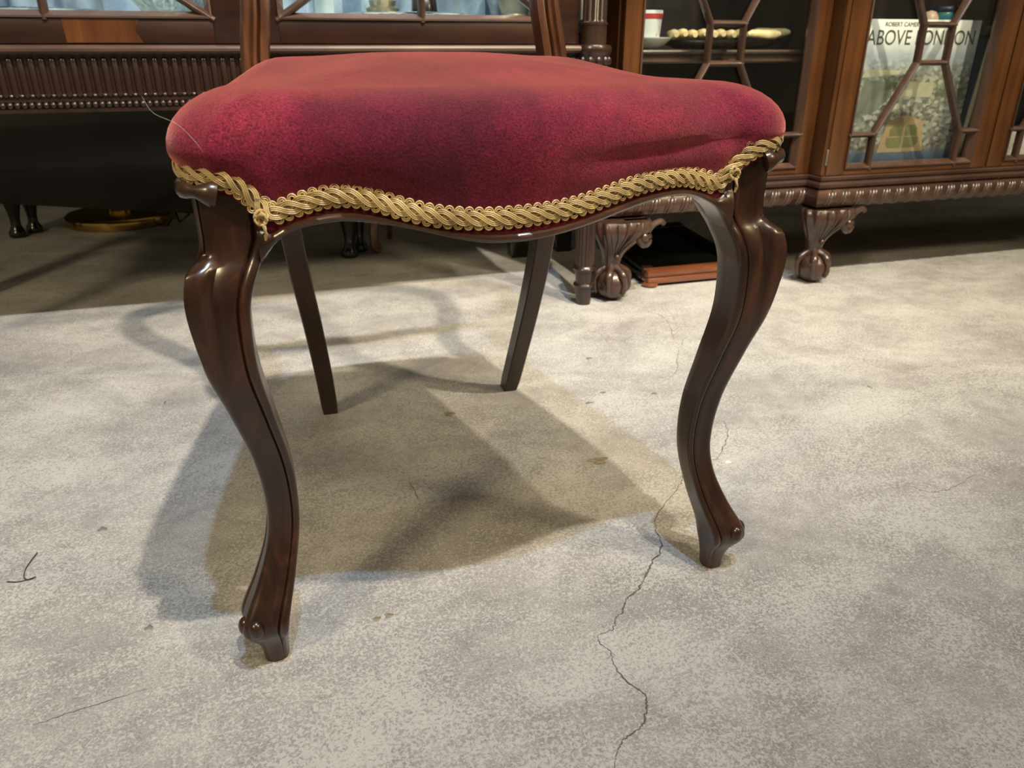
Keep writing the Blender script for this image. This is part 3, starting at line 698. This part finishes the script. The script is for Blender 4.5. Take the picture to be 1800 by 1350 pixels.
# step mouldings above the rope (follow the break)
def break_loft(prof, name, mat, parent):
    P = [(CX0 - 0.004, 1.80), (CX0 - 0.004, Y1), (XS - 0.004, Y1), (XS - 0.004, Y2), (1.924, Y2), (1.924, Y1), (CX1 + 0.004, Y1), (CX1 + 0.004, 1.80)]
    nrm = [(-1, 0), (-1, -1), (-1, -1), (-1, -1), (1, -1), (1, -1), (1, -1), (1, 0)]
    rings = [[(x + nx * d, y + ny * d, z) for d, z in prof] for (x, y), (nx, ny) in zip(P, nrm)]
    m = MB(); m.loft(rings); return m.build(name, mat, parent, None, 25)
break_loft([(-0.02, 0.2245), (0.004, 0.2245), (0.0065, 0.222), (0.0065, 0.217), (0.004, 0.2145), (0.009, 0.2130), (0.0125, 0.209), (0.0125, 0.2045), (0.010, 0.2015), (-0.02, 0.2005)], 'stepped_moulding', 'case_carved', case)
rope = break_loft([(-0.02, 0.2005), (0.004, 0.2005), (0.012, 0.1965), (0.0155, 0.190), (0.017, 0.181), (0.0155, 0.172), (0.012, 0.1645), (0.004, 0.160), (-0.02, 0.158)], 'ribbon_moulding', 'case_carved', case)
# ribbon wraps and beads along the moulding
def wrap_mesh():
    m = MB()
    for off in (-0.0075, 0.0, 0.0075):
        pts = []
        for k in range(11):
            a = -1.25 + 2.5 * k / 10
            pts.append((off + 0.006 * math.sin(a * 1.0), 0.0022 - 0.0185 * math.cos(a), 0.0185 * math.sin(a)))
        m.tube(pts, [0.0016 + (0.0042 if off == 0 else 0.0020) * math.cos(-1.25 + 2.5 * k / 10) for k in range(11)], 6, 1.0, (1, 0, 0.1))
    return m
wsrc = wrap_mesh().build('ribbon_wrap', 'case_carved', rope, (0, 0, 0), 70)
first = True
def wrap(p, rz):
    global first
    if first: put(wsrc, p, rope); wsrc.rotation_euler = (0, 0, rz); first = False
    else: inst(wsrc, p, rope, rz)
xk = CX0 + 0.012
while xk < XS - 0.018: wrap((xk, Y1, 0.180), 0); xk += 0.0345
xk = XS + 0.014
while xk < 1.70: wrap((xk, Y2, 0.180), 0); xk += 0.0345
# doors
def munt_case(c, z0, z1, xa, xb):
    h = 0.112; w = 0.036; L = []
    for s in (-1, 1):
        e = xa if s < 0 else xb
        L += [(c + s * h, z0, c + s * h, 0.304), (e, 0.304, c + s * h, 0.304), (c + s * h, 0.304, c + s * w, 0.440), (c + s * w, 0.440, c + s * w, 0.510), (c + s * w, 0.510, c + s * h, 0.650), (c + s * h, 0.650, e, 0.650), (c + s * h, 0.650, c + s * h, 0.80), (c + s * h, 0.80, c + s * w, 0.94), (c + s * w, 0.94, c + s * w, 1.01), (c + s * w, 1.01, c + s * h, 1.15), (c + s * h, 1.15, e, 1.15), (c + s * h, 1.15, c + s * h, z1)]
    L += [(c - w, 0.440, c + w, 0.440), (c - w, 0.510, c + w, 0.510), (c - w, 0.94, c + w, 0.94), (c - w, 1.01, c + w, 1.01)]
    return L
for (x0, x1, y, c) in ((CX0 + 0.002, XS - 0.006, Y1, 0.866), (XS + 0.004, 1.524, Y2, 1.322), (1.528, 1.918, Y2, 1.722)):
    st = 0.034 if x0 < 1 else 0.043
    glazed_door(case, x0, x1, y, 0.2255, 1.49, st, 0.0115, 0.045, 'case', 'case_x', 'muntin', munt_case(c, 0.237, 1.445, x0 + st, x1 - st), 0.0058)
m = MB(); m.box(XS - 0.006, XS + 0.004, Y2 + 0.003, Y2 + 0.05, 0.2255, 1.49, 0.001); m.build('corner_post', 'case', case)
m = MB(); m.box(1.0985, 1.1030, Y2 - 0.001, Y2 + 0.004, 0.246, 0.278, 0.001); m.build('hinge', 'iron', case)
# claw and ball legs
def claw_leg(x, y, parent, s=1):
    leg = bpy.data.objects.new('claw_leg', None); COL.objects.link(leg); put(leg, (x, y, 0), parent)
    m = MB(); rings = []
    # cabriole body: (z, cx, cy, rx, ry)
    tab = [(0.046, 0.000, 0.004, 0.022, 0.021), (0.058, -0.001, 0.006, 0.0185, 0.018), (0.074, -0.001, 0.008, 0.0175, 0.0175), (0.090, 0.001, 0.007, 0.021, 0.020), (0.106, 0.004, 0.004, 0.030, 0.026), (0.122, 0.008, 0.001, 0.042, 0.033), (0.136, 0.013, 0.000, 0.052, 0.038), (0.150, 0.016, 0.002, 0.056, 0.039), (0.1585, 0.017, 0.005, 0.055, 0.038)]
    NN = 64
    for z, cx, cy, rx, ry in [(0.046 + 0.1125 * q / 26, ) + tuple(smooth_tab([(t[0], t[c]) for t in tab], 0.046 + 0.1125 * q / 26) for c in (1, 2, 3, 4)) for q in range(27)]:
        ring = []
        lf = sstep(0.085, 0.125, z)
        for i in range(NN):
            a = 2 * PI * i / NN; ca, sa = math.cos(a), math.sin(a)
            g = 1 + 0.06 * lf * math.cos(11 * a + 20 * (z - 0.1)) * (1 if sa < 0.25 else 0.2)
            e = (abs(ca) ** 2.6 + abs(sa) ** 2.6) ** (-1 / 2.6)
            ring.append((x + s * (cx + rx * ca * e * g), y + cy + ry * sa * e * g, z))
        rings.append(ring)
    m.loft(rings); m.build('carved_knee', 'case_carved', leg, None, 60)
    m = MB(); m.sphere((x, y, 0.0315), 0.0315, 24, 14, (1.04, 1.04, 1.0)); m.build('ball', 'case_carved', leg, None, 80)
    for a in (-PI * 0.5 - 0.62, -PI * 0.5 + 0.35, -PI * 0.5 + 1.45, -PI * 0.5 - 1.75, PI * 0.5 + 0.1):
        pts = []; rad = []
        for k in range(13):
            t = k / 12; th = 0.18 + 1.95 * t; r = 0.0335 + 0.0040 * math.sin(PI * min(1, t * 1.3)) * (1 - t)
            pts.append((x + r * 1.06 * math.sin(th) * math.cos(a), y + 0.002 * (1 - t) + r * 1.06 * math.sin(th) * math.sin(a), 0.0325 + r * math.cos(th)))
            rad.append((0.0095 - 0.0055 * t) * (1 + 0.22 * math.cos(t * 15)))
        m = MB(); m.tube(pts, rad, 8, 1.0, (math.cos(a), math.sin(a), 0.3)); m.build('claw', 'case_carved', leg, None, 70)
    # acanthus ridges, bud and bracket scroll
    m = MB()
    for q, a in enumerate((-2.35, -2.0, -1.65, -1.3, -0.95)):
        pts = []
        for k in range(9):
            t = k / 8; z = 0.156 - 0.062 * t; cx, cy, rx, ry = [smooth_tab([(u[0], u[c]) for u in tab], z) for c in (1, 2, 3, 4)]
            aa = a + (-1.75 - a) * t * 0.6
            pts.append((x + s * (cx + rx * 1.04 * math.cos(aa)), y + cy + ry * 1.06 * math.sin(aa), z))
        m.tube(pts, [0.0036 * (1 - 0.7 * k / 8) for k in range(9)], 6, 1.0, (0, -1, 0))
    m.build('acanthus_carving', 'case_carved', leg)
    m = MB(); m.sphere((x + s * 0.001, y - 0.0150, 0.0900), 0.0055, 12, 8); m.build('carved_bud', 'case_carved', leg)
    m = MB()
    pts = catmull([(x + s * 0.040, y - 0.020, 0.128), (x + s * 0.058, y - 0.018, 0.112), (x + s * 0.066, y - 0.017, 0.122), (x + s * 0.062, y - 0.018, 0.136), (x + s * 0.074, y - 0.016, 0.149), (x + s * 0.092, y - 0.014, 0.1545), (x + s * 0.100, y - 0.014, 0.1485)], 5)
    m.tube(pts, [0.0095 - 0.0045 * k / (len(pts) - 1) for k in range(len(pts))], 8); m.sphere((x + s * 0.053, y - 0.028, 0.127), 0.0085, 12, 8, (1, 0.6, 1))
    m.box(x + s * 0.045 - 0.03, x + s * 0.045 + 0.03, y - 0.012, y + 0.012, 0.140, 0.1585, 0.004)
    m.build('bracket_scroll', 'case_carved', leg)
    return leg
claw_leg(0.642, 1.364, case); claw_leg(1.112, 1.350, case); claw_leg(1.908, 1.350, case, -1); claw_leg(2.34, 1.39, case, -1)
for x in (0.69, 2.32):
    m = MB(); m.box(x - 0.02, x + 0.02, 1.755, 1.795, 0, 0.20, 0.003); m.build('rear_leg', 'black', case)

# ------------------------------------------------------------------ things inside the bookcase
# dish with ivory handles
m = MB(); rings = []
for z, r in [(0.4655, 0.085), (0.4665, 0.10), (0.474, 0.125), (0.482, 0.142), (0.4835, 0.142), (0.477, 0.125), (0.471, 0.10), (0.4705, 0.02)]:
    rings.append([(0.925 + r * 1.0 * math.cos(2 * PI * i / 40), 1.515 + r * 0.42 * math.sin(2 * PI * i / 40), z) for i in range(40)])
m.loft(rings); tag(m.build('serving_dish', 'black', None, None, 50), 'long dark oval dish carrying a row of cream handles', 'dish')
hx = [0.800, 0.822, 0.846, 0.866, 0.889, 0.910, 0.930, 0.952]
for k, x in enumerate(hx):
    m = MB(); L = 0.055; z = 0.4915 + (0.0015 if k % 2 else 0); yy = 1.467 + 0.004 * (k % 3)
    pts = [(x + 0.002 * j, yy + L * j / 6, z + 0.0015 * j / 6) for j in range(7)]
    m.tube(pts, [0.0048, 0.0088, 0.0098, 0.0092, 0.0082, 0.0072, 0.0050], 12)
    tag(m.build('knife_handle', 'ivory', None, None, 60), ['leftmost cream handle on the dark oval dish, nearest the white cup', 'second cream handle from the white cup on the dark dish', 'third cream handle from the white cup on the dark dish', 'fourth cream handle from the white cup on the dark dish', 'fifth cream handle from the white cup on the dark dish', 'sixth cream handle from the white cup on the dark dish', 'seventh cream handle from the white cup on the dark dish', 'last forward pointing cream handle, beside the handles lying sideways'][k], 'handle', 'cream handles in the dish')
for k, (xa, xb, y, z) in enumerate([(0.968, 1.045, 1.480, 0.4925), (0.995, 1.085, 1.505, 0.4965)]):
    m = MB(); pts = [(xa + (xb - xa) * j / 8, y, z + 0.001 * math.sin(j)) for j in range(9)]
    m.tube(pts, [0.0045, 0.0085, 0.0088, 0.0095, 0.0098, 0.0102, 0.0098, 0.0086, 0.0046], 12)
    tag(m.build('knife_handle', 'ivory', None, None, 60), ['shorter cream handle lying sideways at the right of the dish', 'longest cream handle lying sideways, its tip beyond the dish rim'][k], 'handle', 'cream handles in the dish')
m = MB(); m.lathe([(0.4655, 0.026), (0.467, 0.029), (0.472, 0.036), (0.4845, 0.052), (0.4865, 0.0525), (0.4755, 0.037), (0.4705, 0.026), (0.470, 0.004)], (0.742, 1.485), 40)
tag(m.build('saucer', 'china', None, None, 50), 'white china dish at the left end of the bookcase shelf', 'dish')
tum = thing('tumbler', 'white decorated tumbler with a red band standing in the white dish', 'cup', (0.745, 1.485, 0.4708))
m = MB(); m.lathe([(0.4708, 0.0215), (0.473, 0.0235), (0.532, 0.0285), (0.534, 0.0280), (0.5335, 0.0262), (0.476, 0.0215), (0.4745, 0.003)], (0.745, 1.485), 32); m.build('body', 'china', tum, None, 50)
m = MB(); m.lathe([(0.519, 0.02765), (0.519, 0.0279), (0.528, 0.0287), (0.528, 0.0284)], (0.745, 1.485), 32, None, False); m.build('red_band', 'china_red', tum)
m = MB()
for (a, z, r, sc) in ((-0.95, 0.505, 0.005, (1, 1, 0.8)), (-0.75, 0.496, 0.004, (1, 1, 1)), (-1.2, 0.492, 0.004, (1, 1, 1))):
    m.sphere((0.745 + 0.0248 * math.cos(a), 1.485 + 0.0248 * math.sin(a), z), r, 8, 6, (0.45, 0.45, 1))
m.build('painted_motif', 'pink', tum)
# book "ABOVE LONDON"
def make_cover():
    m, nt, b = newmat('book_cover_print')
    tc = nt.nodes.new('ShaderNodeTexCoord'); sp = nt.nodes.new('ShaderNodeSeparateXYZ'); nt.links.new(tc.outputs['Generated'], sp.inputs[0])
    v = mapping(nt, (1, 1, 1), 'Object'); n1 = noise_n(nt, v, 30, 4, 0.7)
    ad = N(nt, 'ShaderNodeMath', operation='MULTIPLY_ADD'); nt.links.new(n1, ad.inputs[0]); ad.inputs[1].default_value = 0.12; ad.inputs[2].default_value = -0.05
    zz = N(nt, 'ShaderNodeMath', operation='ADD'); nt.links.new(sp.outputs[2], zz.inputs[0]); nt.links.new(ad.outputs[0], zz.inputs[1])
    r = ramp(nt, [(0.0, (0.05, 0.08, 0.14)), (0.10, (0.13, 0.17, 0.25)), (0.125, (0.22, 0.21, 0.19)), (0.40, (0.26, 0.26, 0.24)), (0.58, (0.22, 0.23, 0.18)), (0.66, (0.26, 0.27, 0.25)), (0.76, (0.42, 0.45, 0.50)), (0.90, (0.78, 0.80, 0.80)), (1.0, (0.88, 0.88, 0.84))], zz.outputs[0])
    vo = N(nt, 'ShaderNodeTexVoronoi'); vo.inputs['Scale'].default_value = 1.0; nt.links.new(mapping(nt, (110, 110, 150), 'Object'), vo.inputs['Vector'])
    bw = N(nt, 'ShaderNodeRGBToBW'); nt.links.new(vo.outputs['Color'], bw.inputs[0])
    cc = ramp(nt, [(0.2, (0.55, 0.56, 0.52)), (0.5, (1.0, 1.0, 0.98)), (0.8, (1.9, 1.85, 1.75))], bw.outputs[0])
    msk = ramp(nt, [(0.08, (0, 0, 0)), (0.14, (1, 1, 1)), (0.62, (0.9,) * 3), (0.76, (0, 0, 0))], sp.outputs[2])
    col = mixc(nt, r.outputs[0], mixc(nt, r.outputs[0], cc.outputs[0], 1.0, 'MULTIPLY'), msk.outputs[0])
    nt.links.new(col, b.inputs['Base Color']); b.inputs['Roughness'].default_value = 0.35; b.inputs['Coat Weight'].default_value = 0.3
    return m
M['cover'] = make_cover()
M['tan_print'] = plain('tan_print', (0.38, 0.28, 0.17), 0.5); M['olive_print'] = plain('olive_print', (0.20, 0.19, 0.09), 0.5); M['cream_print'] = plain('cream_print', (0.44, 0.42, 0.30), 0.5)
M['hedge_print'] = plain('dark_print', (0.17, 0.18, 0.145), 0.5)
BX0, BX1, BY, BZ0, BZ1 = 1.212, 1.512, 1.428, 0.2266, 0.522
book = thing('picture_book', 'large picture book titled ABOVE LONDON standing behind the bookcase glass', 'book', ((BX0 + BX1) / 2, BY, BZ0))
m = MB(); m.box(BX0, BX1, BY, BY + 0.003, BZ0, BZ1, 0.0008); m.build('front_cover', 'cover', book, None, 30)
m = MB(); m.box(BX0 + 0.003, BX1 - 0.004, BY + 0.003, BY + 0.022, BZ0 + 0.003, BZ1 - 0.004); m.build('page_block', 'paper', book, None, 0)
m = MB(); m.box(BX0, BX1, BY + 0.022, BY + 0.025, BZ0, BZ1, 0.0008); m.build('back_cover', 'navy', book)
pc = (BX0 + BX1) / 2
def flat(name, pts, mat, d, parent):
    m = MB(); n = len(pts); m.add([(x, BY - d, z) for x, z in pts] + [(x, BY - d + 0.0002, z) for x, z in pts], [tuple(range(n)), tuple(range(2 * n - 1, n - 1, -1))] + [(i, (i + 1) % n, n + (i + 1) % n, n + i) for i in range(n)])
    return m.build(name, mat, parent, None, 0)
px = 1.362
flat('printed_facade', [(px - 0.066, 0.255), (px + 0.058, 0.255), (px + 0.046, 0.318), (px + 0.012, 0.330), (px - 0.022, 0.330), (px - 0.050, 0.318)], 'tan_print', 0.0003, book)
for (a, b, c, d) in ((-0.046, -0.005, 0.264, 0.286), (0.001, 0.040, 0.264, 0.286), (-0.040, -0.005, 0.289, 0.312), (0.001, 0.034, 0.289, 0.312)):
    cut = 0.008 if a < -0.01 else 0; cr_ = 0.008 if b > 0 else 0
    if c < 0.28: pts = [(px + a + cut, c), (px + b - cr_, c), (px + b, c + cr_), (px + b, d), (px + a, d), (px + a, c + cut)]
    else: pts = [(px + a, c), (px + b, c), (px + b, d - cr_), (px + b - cr_, d), (px + a + cut, d), (px + a, d - cut)]
    q = []
    for p_ in pts:
        if not q or (abs(p_[0] - q[-1][0]) + abs(p_[1] - q[-1][1])) > 1e-6: q.append(p_)
    flat('printed_window', q, 'olive_print', 0.0006, book)
flat('printed_palace', [(px - 0.045, 0.372), (px + 0.055, 0.368), (px + 0.055, 0.398), (px - 0.045, 0.404)], 'cream_print', 0.0003, book)
flat('printed_field', [(BX0 + 0.01, 0.410), (px - 0.045, 0.414), (px - 0.04, 0.424), (BX0 + 0.02, 0.426)], 'cream_print', 0.0003, book)
flat('printed_trees', [(BX0 + 0.008, 0.345), (BX0 + 0.05, 0.335), (px - 0.055, 0.372), (px - 0.06, 0.402), (BX0 + 0.02, 0.405)], 'hedge_print', 0.0002, book)
def lettering(text, x0, x1, z0, h, parent):
    cu = bpy.data.curves.new('letters', 'FONT'); cu.body = text; cu.size = 1.0; cu.extrude = 0.004
    to = bpy.data.objects.new('letters', cu); COL.objects.link(to); bpy.context.view_layer.update()
    me = bpy.data.meshes.new_from_object(to.evaluated_get(bpy.context.evaluated_depsgraph_get()))
    xs = [v.co.x for v in me.vertices]; ys = [v.co.y for v in me.vertices]
    a, b, c, d = min(xs), max(xs), min(ys), max(ys); bpy.data.objects.remove(to)
    for v in me.vertices:
        v.co = Vector(((v.co.x - a) / (b - a) * (x1 - x0), -v.co.z * 0.05, (v.co.y - c) / (d - c) * h))
    me.materials.clear(); me.materials.append(M['ink'])
    o = bpy.data.objects.new('lettering', me); COL.objects.link(o); put(o, (x0, BY - 0.0004, z0), parent); return o
lettering('ABOVE LONDON', 1.218, 1.500, 0.4735, 0.0285, book)
lettering("ROBERT CAMERON'S", 1.260, 1.372, 0.5085, 0.0085, book)
# pale book leaning beside it
lb = thing('leaning_book', 'pale book with dark cover leaning at the right of the picture book', 'book', (1.535, 1.44, 0.2266))
R_ = Matrix.Translation((1.523, 1.435, 0.2290)) @ Matrix.Rotation(math.radians(5), 4, 'Y')
m = MB(); m.box(0.0, 0.016, 0, 0.20, 0, 0.255); m.xf(R_); m.build('page_block', 'paper', lb, None, 0)
m = MB(); m.box(-0.003, 0.0, -0.003, 0.203, 0, 0.26); m.xf(R_); m.build('cover', 'navy', lb, None, 0)
m = MB(); m.box(0.016, 0.019, -0.003, 0.203, 0, 0.26); m.xf(R_); m.build('cover', 'navy', lb, None, 0)
# small shelf above the book with trinkets
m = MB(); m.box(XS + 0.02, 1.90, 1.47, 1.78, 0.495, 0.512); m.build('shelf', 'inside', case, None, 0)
tb = thing('trinket_box', 'small teal faceted box seen above the picture book', 'box', (1.492, 1.52, 0.5125))
RZ = Matrix.Translation((1.492, 1.52, 0.5125)) @ Matrix.Rotation(0.6, 4, 'Z')
m = MB(); m.box(-0.022, 0.022, -0.022, 0.022, 0, 0.028, 0.002); m.xf(RZ); m.build('body', 'teal', tb)
m = MB(); m.box(-0.0235, 0.0235, -0.0235, 0.0235, 0.028, 0.040, 0.004); m.xf(RZ); m.build('lid', 'navy', tb)
m = MB(); m.lathe([(0.5125, 0.012), (0.518, 0.018), (0.530, 0.017), (0.540, 0.010), (0.543, 0.0)], (1.440, 1.50), 20); tag(m.build('ornament', 'pink', None, None, 50), 'small pinkish round ornament left of the teal box', 'ornament')
m = MB(); m.box(1.60, 1.80, 1.41, 1.435, 0.2267, 0.30, 0.002); tag(m.build('white_album', 'paper', None, None, 30), 'white flat album low behind the rightmost door glass', 'book')

# ------------------------------------------------------------------ things inside the dark display cabinet
m = MB(); rings = []
for j in range(2):
    rings.append([(-0.555 + 1.11 * i / 110, 1.645 + 0.020 * math.sin(i * 0.55) + 0.010 * math.sin(i * 1.31) + 0.006 * j, 0.5125 + 0.80 * j) for i in range(111)] + [(-0.555 + 1.11 * (110 - i) / 110, 1.649 + 0.020 * math.sin((110 - i) * 0.55) + 0.010 * math.sin((110 - i) * 1.31) + 0.006 * j, 0.5125 + 0.80 * j) for i in range(111)])
m.loft(rings); tag(m.build('reflection_backdrop', 'blue_reflection', None, None, 60), 'blue grey folded cloth put in place of mirror reflections behind the silver in the display cabinet', 'cloth')  # folded sheet stands in for what a mirror back would reflect
fac = lambda a, z: 1 + 0.035 * math.cos(24 * a + 160 * z)
m = MB(); m.lathe([(0.5125, 0.028), (0.5145, 0.034), (0.522, 0.040), (0.535, 0.050), (0.560, 0.060), (0.575, 0.063), (0.576, 0.060), (0.560, 0.056), (0.536, 0.045), (0.524, 0.035), (0.519, 0.004)], (-0.115, 1.452), 72, fac)
tag(m.build('crystal_bowl', 'crystal', None, None, 20), 'cut crystal bowl at the right side of the left cabinet door', 'bowl')
def silver(name, label, cat, prof, c, n=40, mod=None, mat='silver', sc=None):
    m = MB(); m.lathe(prof, c, n, mod)
    if sc: m.v = [(c[0] + (x - c[0]) * sc, y, z) for x, y, z in m.v]
    return tag(m.build(name, mat, None, None, 40), label, cat)
gad = lambda a, z: 1 + 0.018 * math.cos(36 * a)
silver('silver_tray', 'oval silver tray with beaded rim behind the left pane of the display cabinet', 'tray', [(0.5125, 0.055), (0.5135, 0.075), (0.518, 0.094), (0.522, 0.098), (0.5235, 0.096), (0.518, 0.090), (0.5155, 0.075), (0.515, 0.003)], (-0.325, 1.495), 90, gad, 'silver', 1.15)
silver('silver_salver', 'round silver salver with candlestick behind the right door of the display cabinet', 'tray', [(0.5125, 0.060), (0.5135, 0.085), (0.518, 0.108), (0.5215, 0.112), (0.523, 0.109), (0.518, 0.103), (0.5155, 0.085), (0.515, 0.003)], (0.275, 1.487), 96, gad)
silver('candlestick', 'dark stepped candlestick standing on the silver salver', 'candlestick', [(0.5160, 0.034), (0.520, 0.034), (0.524, 0.028), (0.531, 0.029), (0.535, 0.022), (0.543, 0.024), (0.549, 0.014), (0.60, 0.009), (0.66, 0.012), (0.67, 0.018), (0.69, 0.014)], (0.232, 1.490), 36, None, 'iron')
silver('scent_bottle', 'small dark stoppered bottle on the silver salver, right of the candlestick', 'bottle', [(0.5160, 0.020), (0.520, 0.024), (0.545, 0.022), (0.56, 0.010), (0.575, 0.010), (0.58, 0.014), (0.59, 0.008)], (0.305, 1.485), 24, None, 'black')
silver('pewter_jug', 'grey pewter jug base beside the right upright of the chair', 'jug', [(0.5125, 0.026), (0.517, 0.030), (0.525, 0.024), (0.55, 0.034), (0.60, 0.042), (0.64, 0.030), (0.67, 0.033)], (0.475, 1.49), 36, None, 'iron')
silver('sauce_boat', 'small silver pot at the far left of the display cabinet', 'pot', [(0.5125, 0.018), (0.515, 0.024), (0.520, 0.016), (0.530, 0.036), (0.548, 0.040), (0.555, 0.036)], (-0.455, 1.47), 36, gad)
m = MB(); m.box(0.112, 0.145, 1.455, 1.475, 0.5125, 0.60, 0.003); tag(m.build('frame_stand', 'pale_cloth', None, None, 30), 'pale upright card stand left of the silver salver', 'stand')

# ------------------------------------------------------------------ behind and beneath the cabinets
# framed picture lying under the bookcase
fp = thing('framed_picture', 'reddish wood framed dark picture lying on the floor under the bookcase', 'picture', (0.95, 1.55, 0))
Q = Matrix.Translation((0.748, 1.410, 0.006)) @ Matrix.Rotation(math.radians(5), 4, 'X')
def frame_bar(x0, x1, y0, y1, mt='red_wood'):
    m = MB(); m.box(x0, x1, y0, y1, 0.0, 0.012, 0.002); m.box(x0 + 0.004 * (x1 - x0 < 0.05), x1 - 0.004 * (x1 - x0 < 0.05), y0 + 0.005, y1, 0.012, 0.026, 0.004); m.xf(Q); m.build('frame_bar', mt, fp)
frame_bar(0, 0.25, 0, 0.035); frame_bar(0, 0.25, 0.295, 0.33, 'black'); frame_bar(0, 0.035, 0.036, 0.294, 'black'); frame_bar(0.215, 0.25, 0.036, 0.294, 'black')  # back and side bars coloured black for shade, only the front reads lit
m = MB(); m.box(0.033, 0.217, 0.033, 0.297, 0.008, 0.016); m.xf(Q); m.build('picture_glass', 'dark_glass', fp, None, 0)
m = MB(); m.lathe([(0.0, 0.012), (0.002, 0.016), (0.006, 0.017), (0.009, 0.013)], (0.757, 1.418), 20); m.build('bun_foot', 'red_wood', fp)
# long black chest standing askew behind the display cabinet
A0 = Vector((-0.657, 2.345, 0)); A1 = Vector((0.172, 1.862, 0)); ux = (A1 - A0).normalized(); uy = Vector((-ux.y, ux.x, 0)); Wd = (A1 - A0).length
TM = Matrix.Translation(A0) @ Matrix(((ux.x, uy.x, 0, 0), (ux.y, uy.y, 0, 0), (0, 0, 1, 0), (0, 0, 0, 1)))
chest = thing('low_chest', 'long black chest on pad feet standing in shadow behind the display cabinet', 'chest', tuple((A0 + A1) / 2))
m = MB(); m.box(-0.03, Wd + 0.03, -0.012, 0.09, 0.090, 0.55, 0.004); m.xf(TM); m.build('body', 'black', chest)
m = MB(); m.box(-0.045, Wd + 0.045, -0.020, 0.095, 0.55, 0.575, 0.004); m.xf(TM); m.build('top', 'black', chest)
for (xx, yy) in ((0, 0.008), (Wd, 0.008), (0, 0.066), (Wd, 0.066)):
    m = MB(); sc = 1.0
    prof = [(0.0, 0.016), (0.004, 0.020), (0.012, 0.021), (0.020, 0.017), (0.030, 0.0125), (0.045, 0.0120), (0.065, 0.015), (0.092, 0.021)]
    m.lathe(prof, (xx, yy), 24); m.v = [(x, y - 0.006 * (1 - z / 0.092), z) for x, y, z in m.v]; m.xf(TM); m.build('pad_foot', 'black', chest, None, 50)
# brass lamp
lamp = thing('floor_lamp', 'round brass floor lamp base glinting under the display cabinet', 'lamp', (-0.418, 2.485, 0))
m = MB(); m.lathe([(0, 0.140), (0.002, 0.146), (0.020, 0.148), (0.026, 0.146), (0.030, 0.140), (0.033, 0.10), (0.036, 0.045), (0.037, 0.02)], (-0.418, 2.485), 64); m.build('base', 'brass', lamp, None, 40)
m = MB(); m.lathe([(0.0365, 0.034), (0.050, 0.036), (0.054, 0.033), (0.056, 0.014)], (-0.418, 2.485), 36); m.build('collar', 'brass', lamp)
m = MB(); m.lathe([(0.056, 0.009), (1.35, 0.009)], (-0.418, 2.485), 16); m.build('pole', 'brass', lamp)
m = MB(); m.lathe([(1.20, 0.17), (1.45, 0.10), (1.45, 0.098), (1.20, 0.168)], (-0.418, 2.485), 40, None, False); m.build('shade', 'paper', lamp)
m = MB(); m.tube(catmull([(-0.305, 2.40, 0.0035), (-0.285, 2.375, 0.0035), (-0.272, 2.37, 0.030), (-0.262, 2.385, 0.075), (-0.255, 2.42, 0.0035), (-0.23, 2.6, 0.0035)], 8), 0.0032, 8); m.build('cord', 'black', lamp)
# brown stand with a scrolled foot
st = thing('scroll_foot_stand', 'narrow brown wooden stand with scrolled foot behind the display cabinet', 'stand', (0.262, 1.92, 0))
m = MB(); rings = []
pth = catmull([(0.252, 1.882, 0.012), (0.246, 1.882, 0.018), (0.240, 1.883, 0.011), (0.247, 1.883, 0.004), (0.237, 1.884, 0.0085), (0.236, 1.886, 0.030), (0.240, 1.888, 0.075), (0.262, 1.895, 0.16), (0.278, 1.91, 0.30)], 6)
m.tube(pth, [0.0045 + 0.004 * sstep(0.3, 0.7, k / (len(pth) - 1)) for k in range(len(pth))], 8, 1.3, (0, 1, 0)); m.v = [(x, y, max(0, z)) for x, y, z in m.v]; m.build('scrolled_leg', 'red_wood', st)
m = MB(); m.box(0.264, 0.292, 1.90, 1.96, 0.29, 0.52, 0.003); m.build('post', 'red_wood', st)
m = MB(); m.tube(catmull([(0.278, 1.955, 0.30), (0.284, 1.965, 0.16), (0.292, 1.985, 0.05), (0.294, 2.01, 0.0075)], 6), 0.0072, 8); m.build('rear_leg', 'red_wood', st)

# ------------------------------------------------------------------ loose bits
m = MB(); m.tube(catmull([(-0.2672, 0.7525, 0.0012), (-0.2698, 0.7367, 0.002), (-0.2717, 0.725, 0.0012), (-0.2698, 0.7125, 0.0012), (-0.2655, 0.7070, 0.0014), (-0.2590, 0.7091, 0.0016), (-0.2655, 0.7078, 0.0008), (-0.2740, 0.7067, 0.0008), (-0.2837, 0.7097, 0.0012)], 7), 0.0005, 5)
o = m.build('thread_scrap', 'thread_dark'); tag(o, 'thin dark bent thread lying on the bare concrete at the left', 'thread')
def hair(pts, label):
    m = MB(); m.tube(catmull(pts, 8), 0.00005, 4); tag(m.build('loose_hair', 'hair'), label, 'hair', 'hairs on the velvet')
hair([(-0.0655, 0.536, 0.4425), (-0.060, 0.529, 0.4335), (-0.047, 0.5195, 0.4275), (-0.038, 0.5135, 0.4180), (-0.0345, 0.5140, 0.4115)], 'pale hair sticking out of the left corner of the velvet seat')
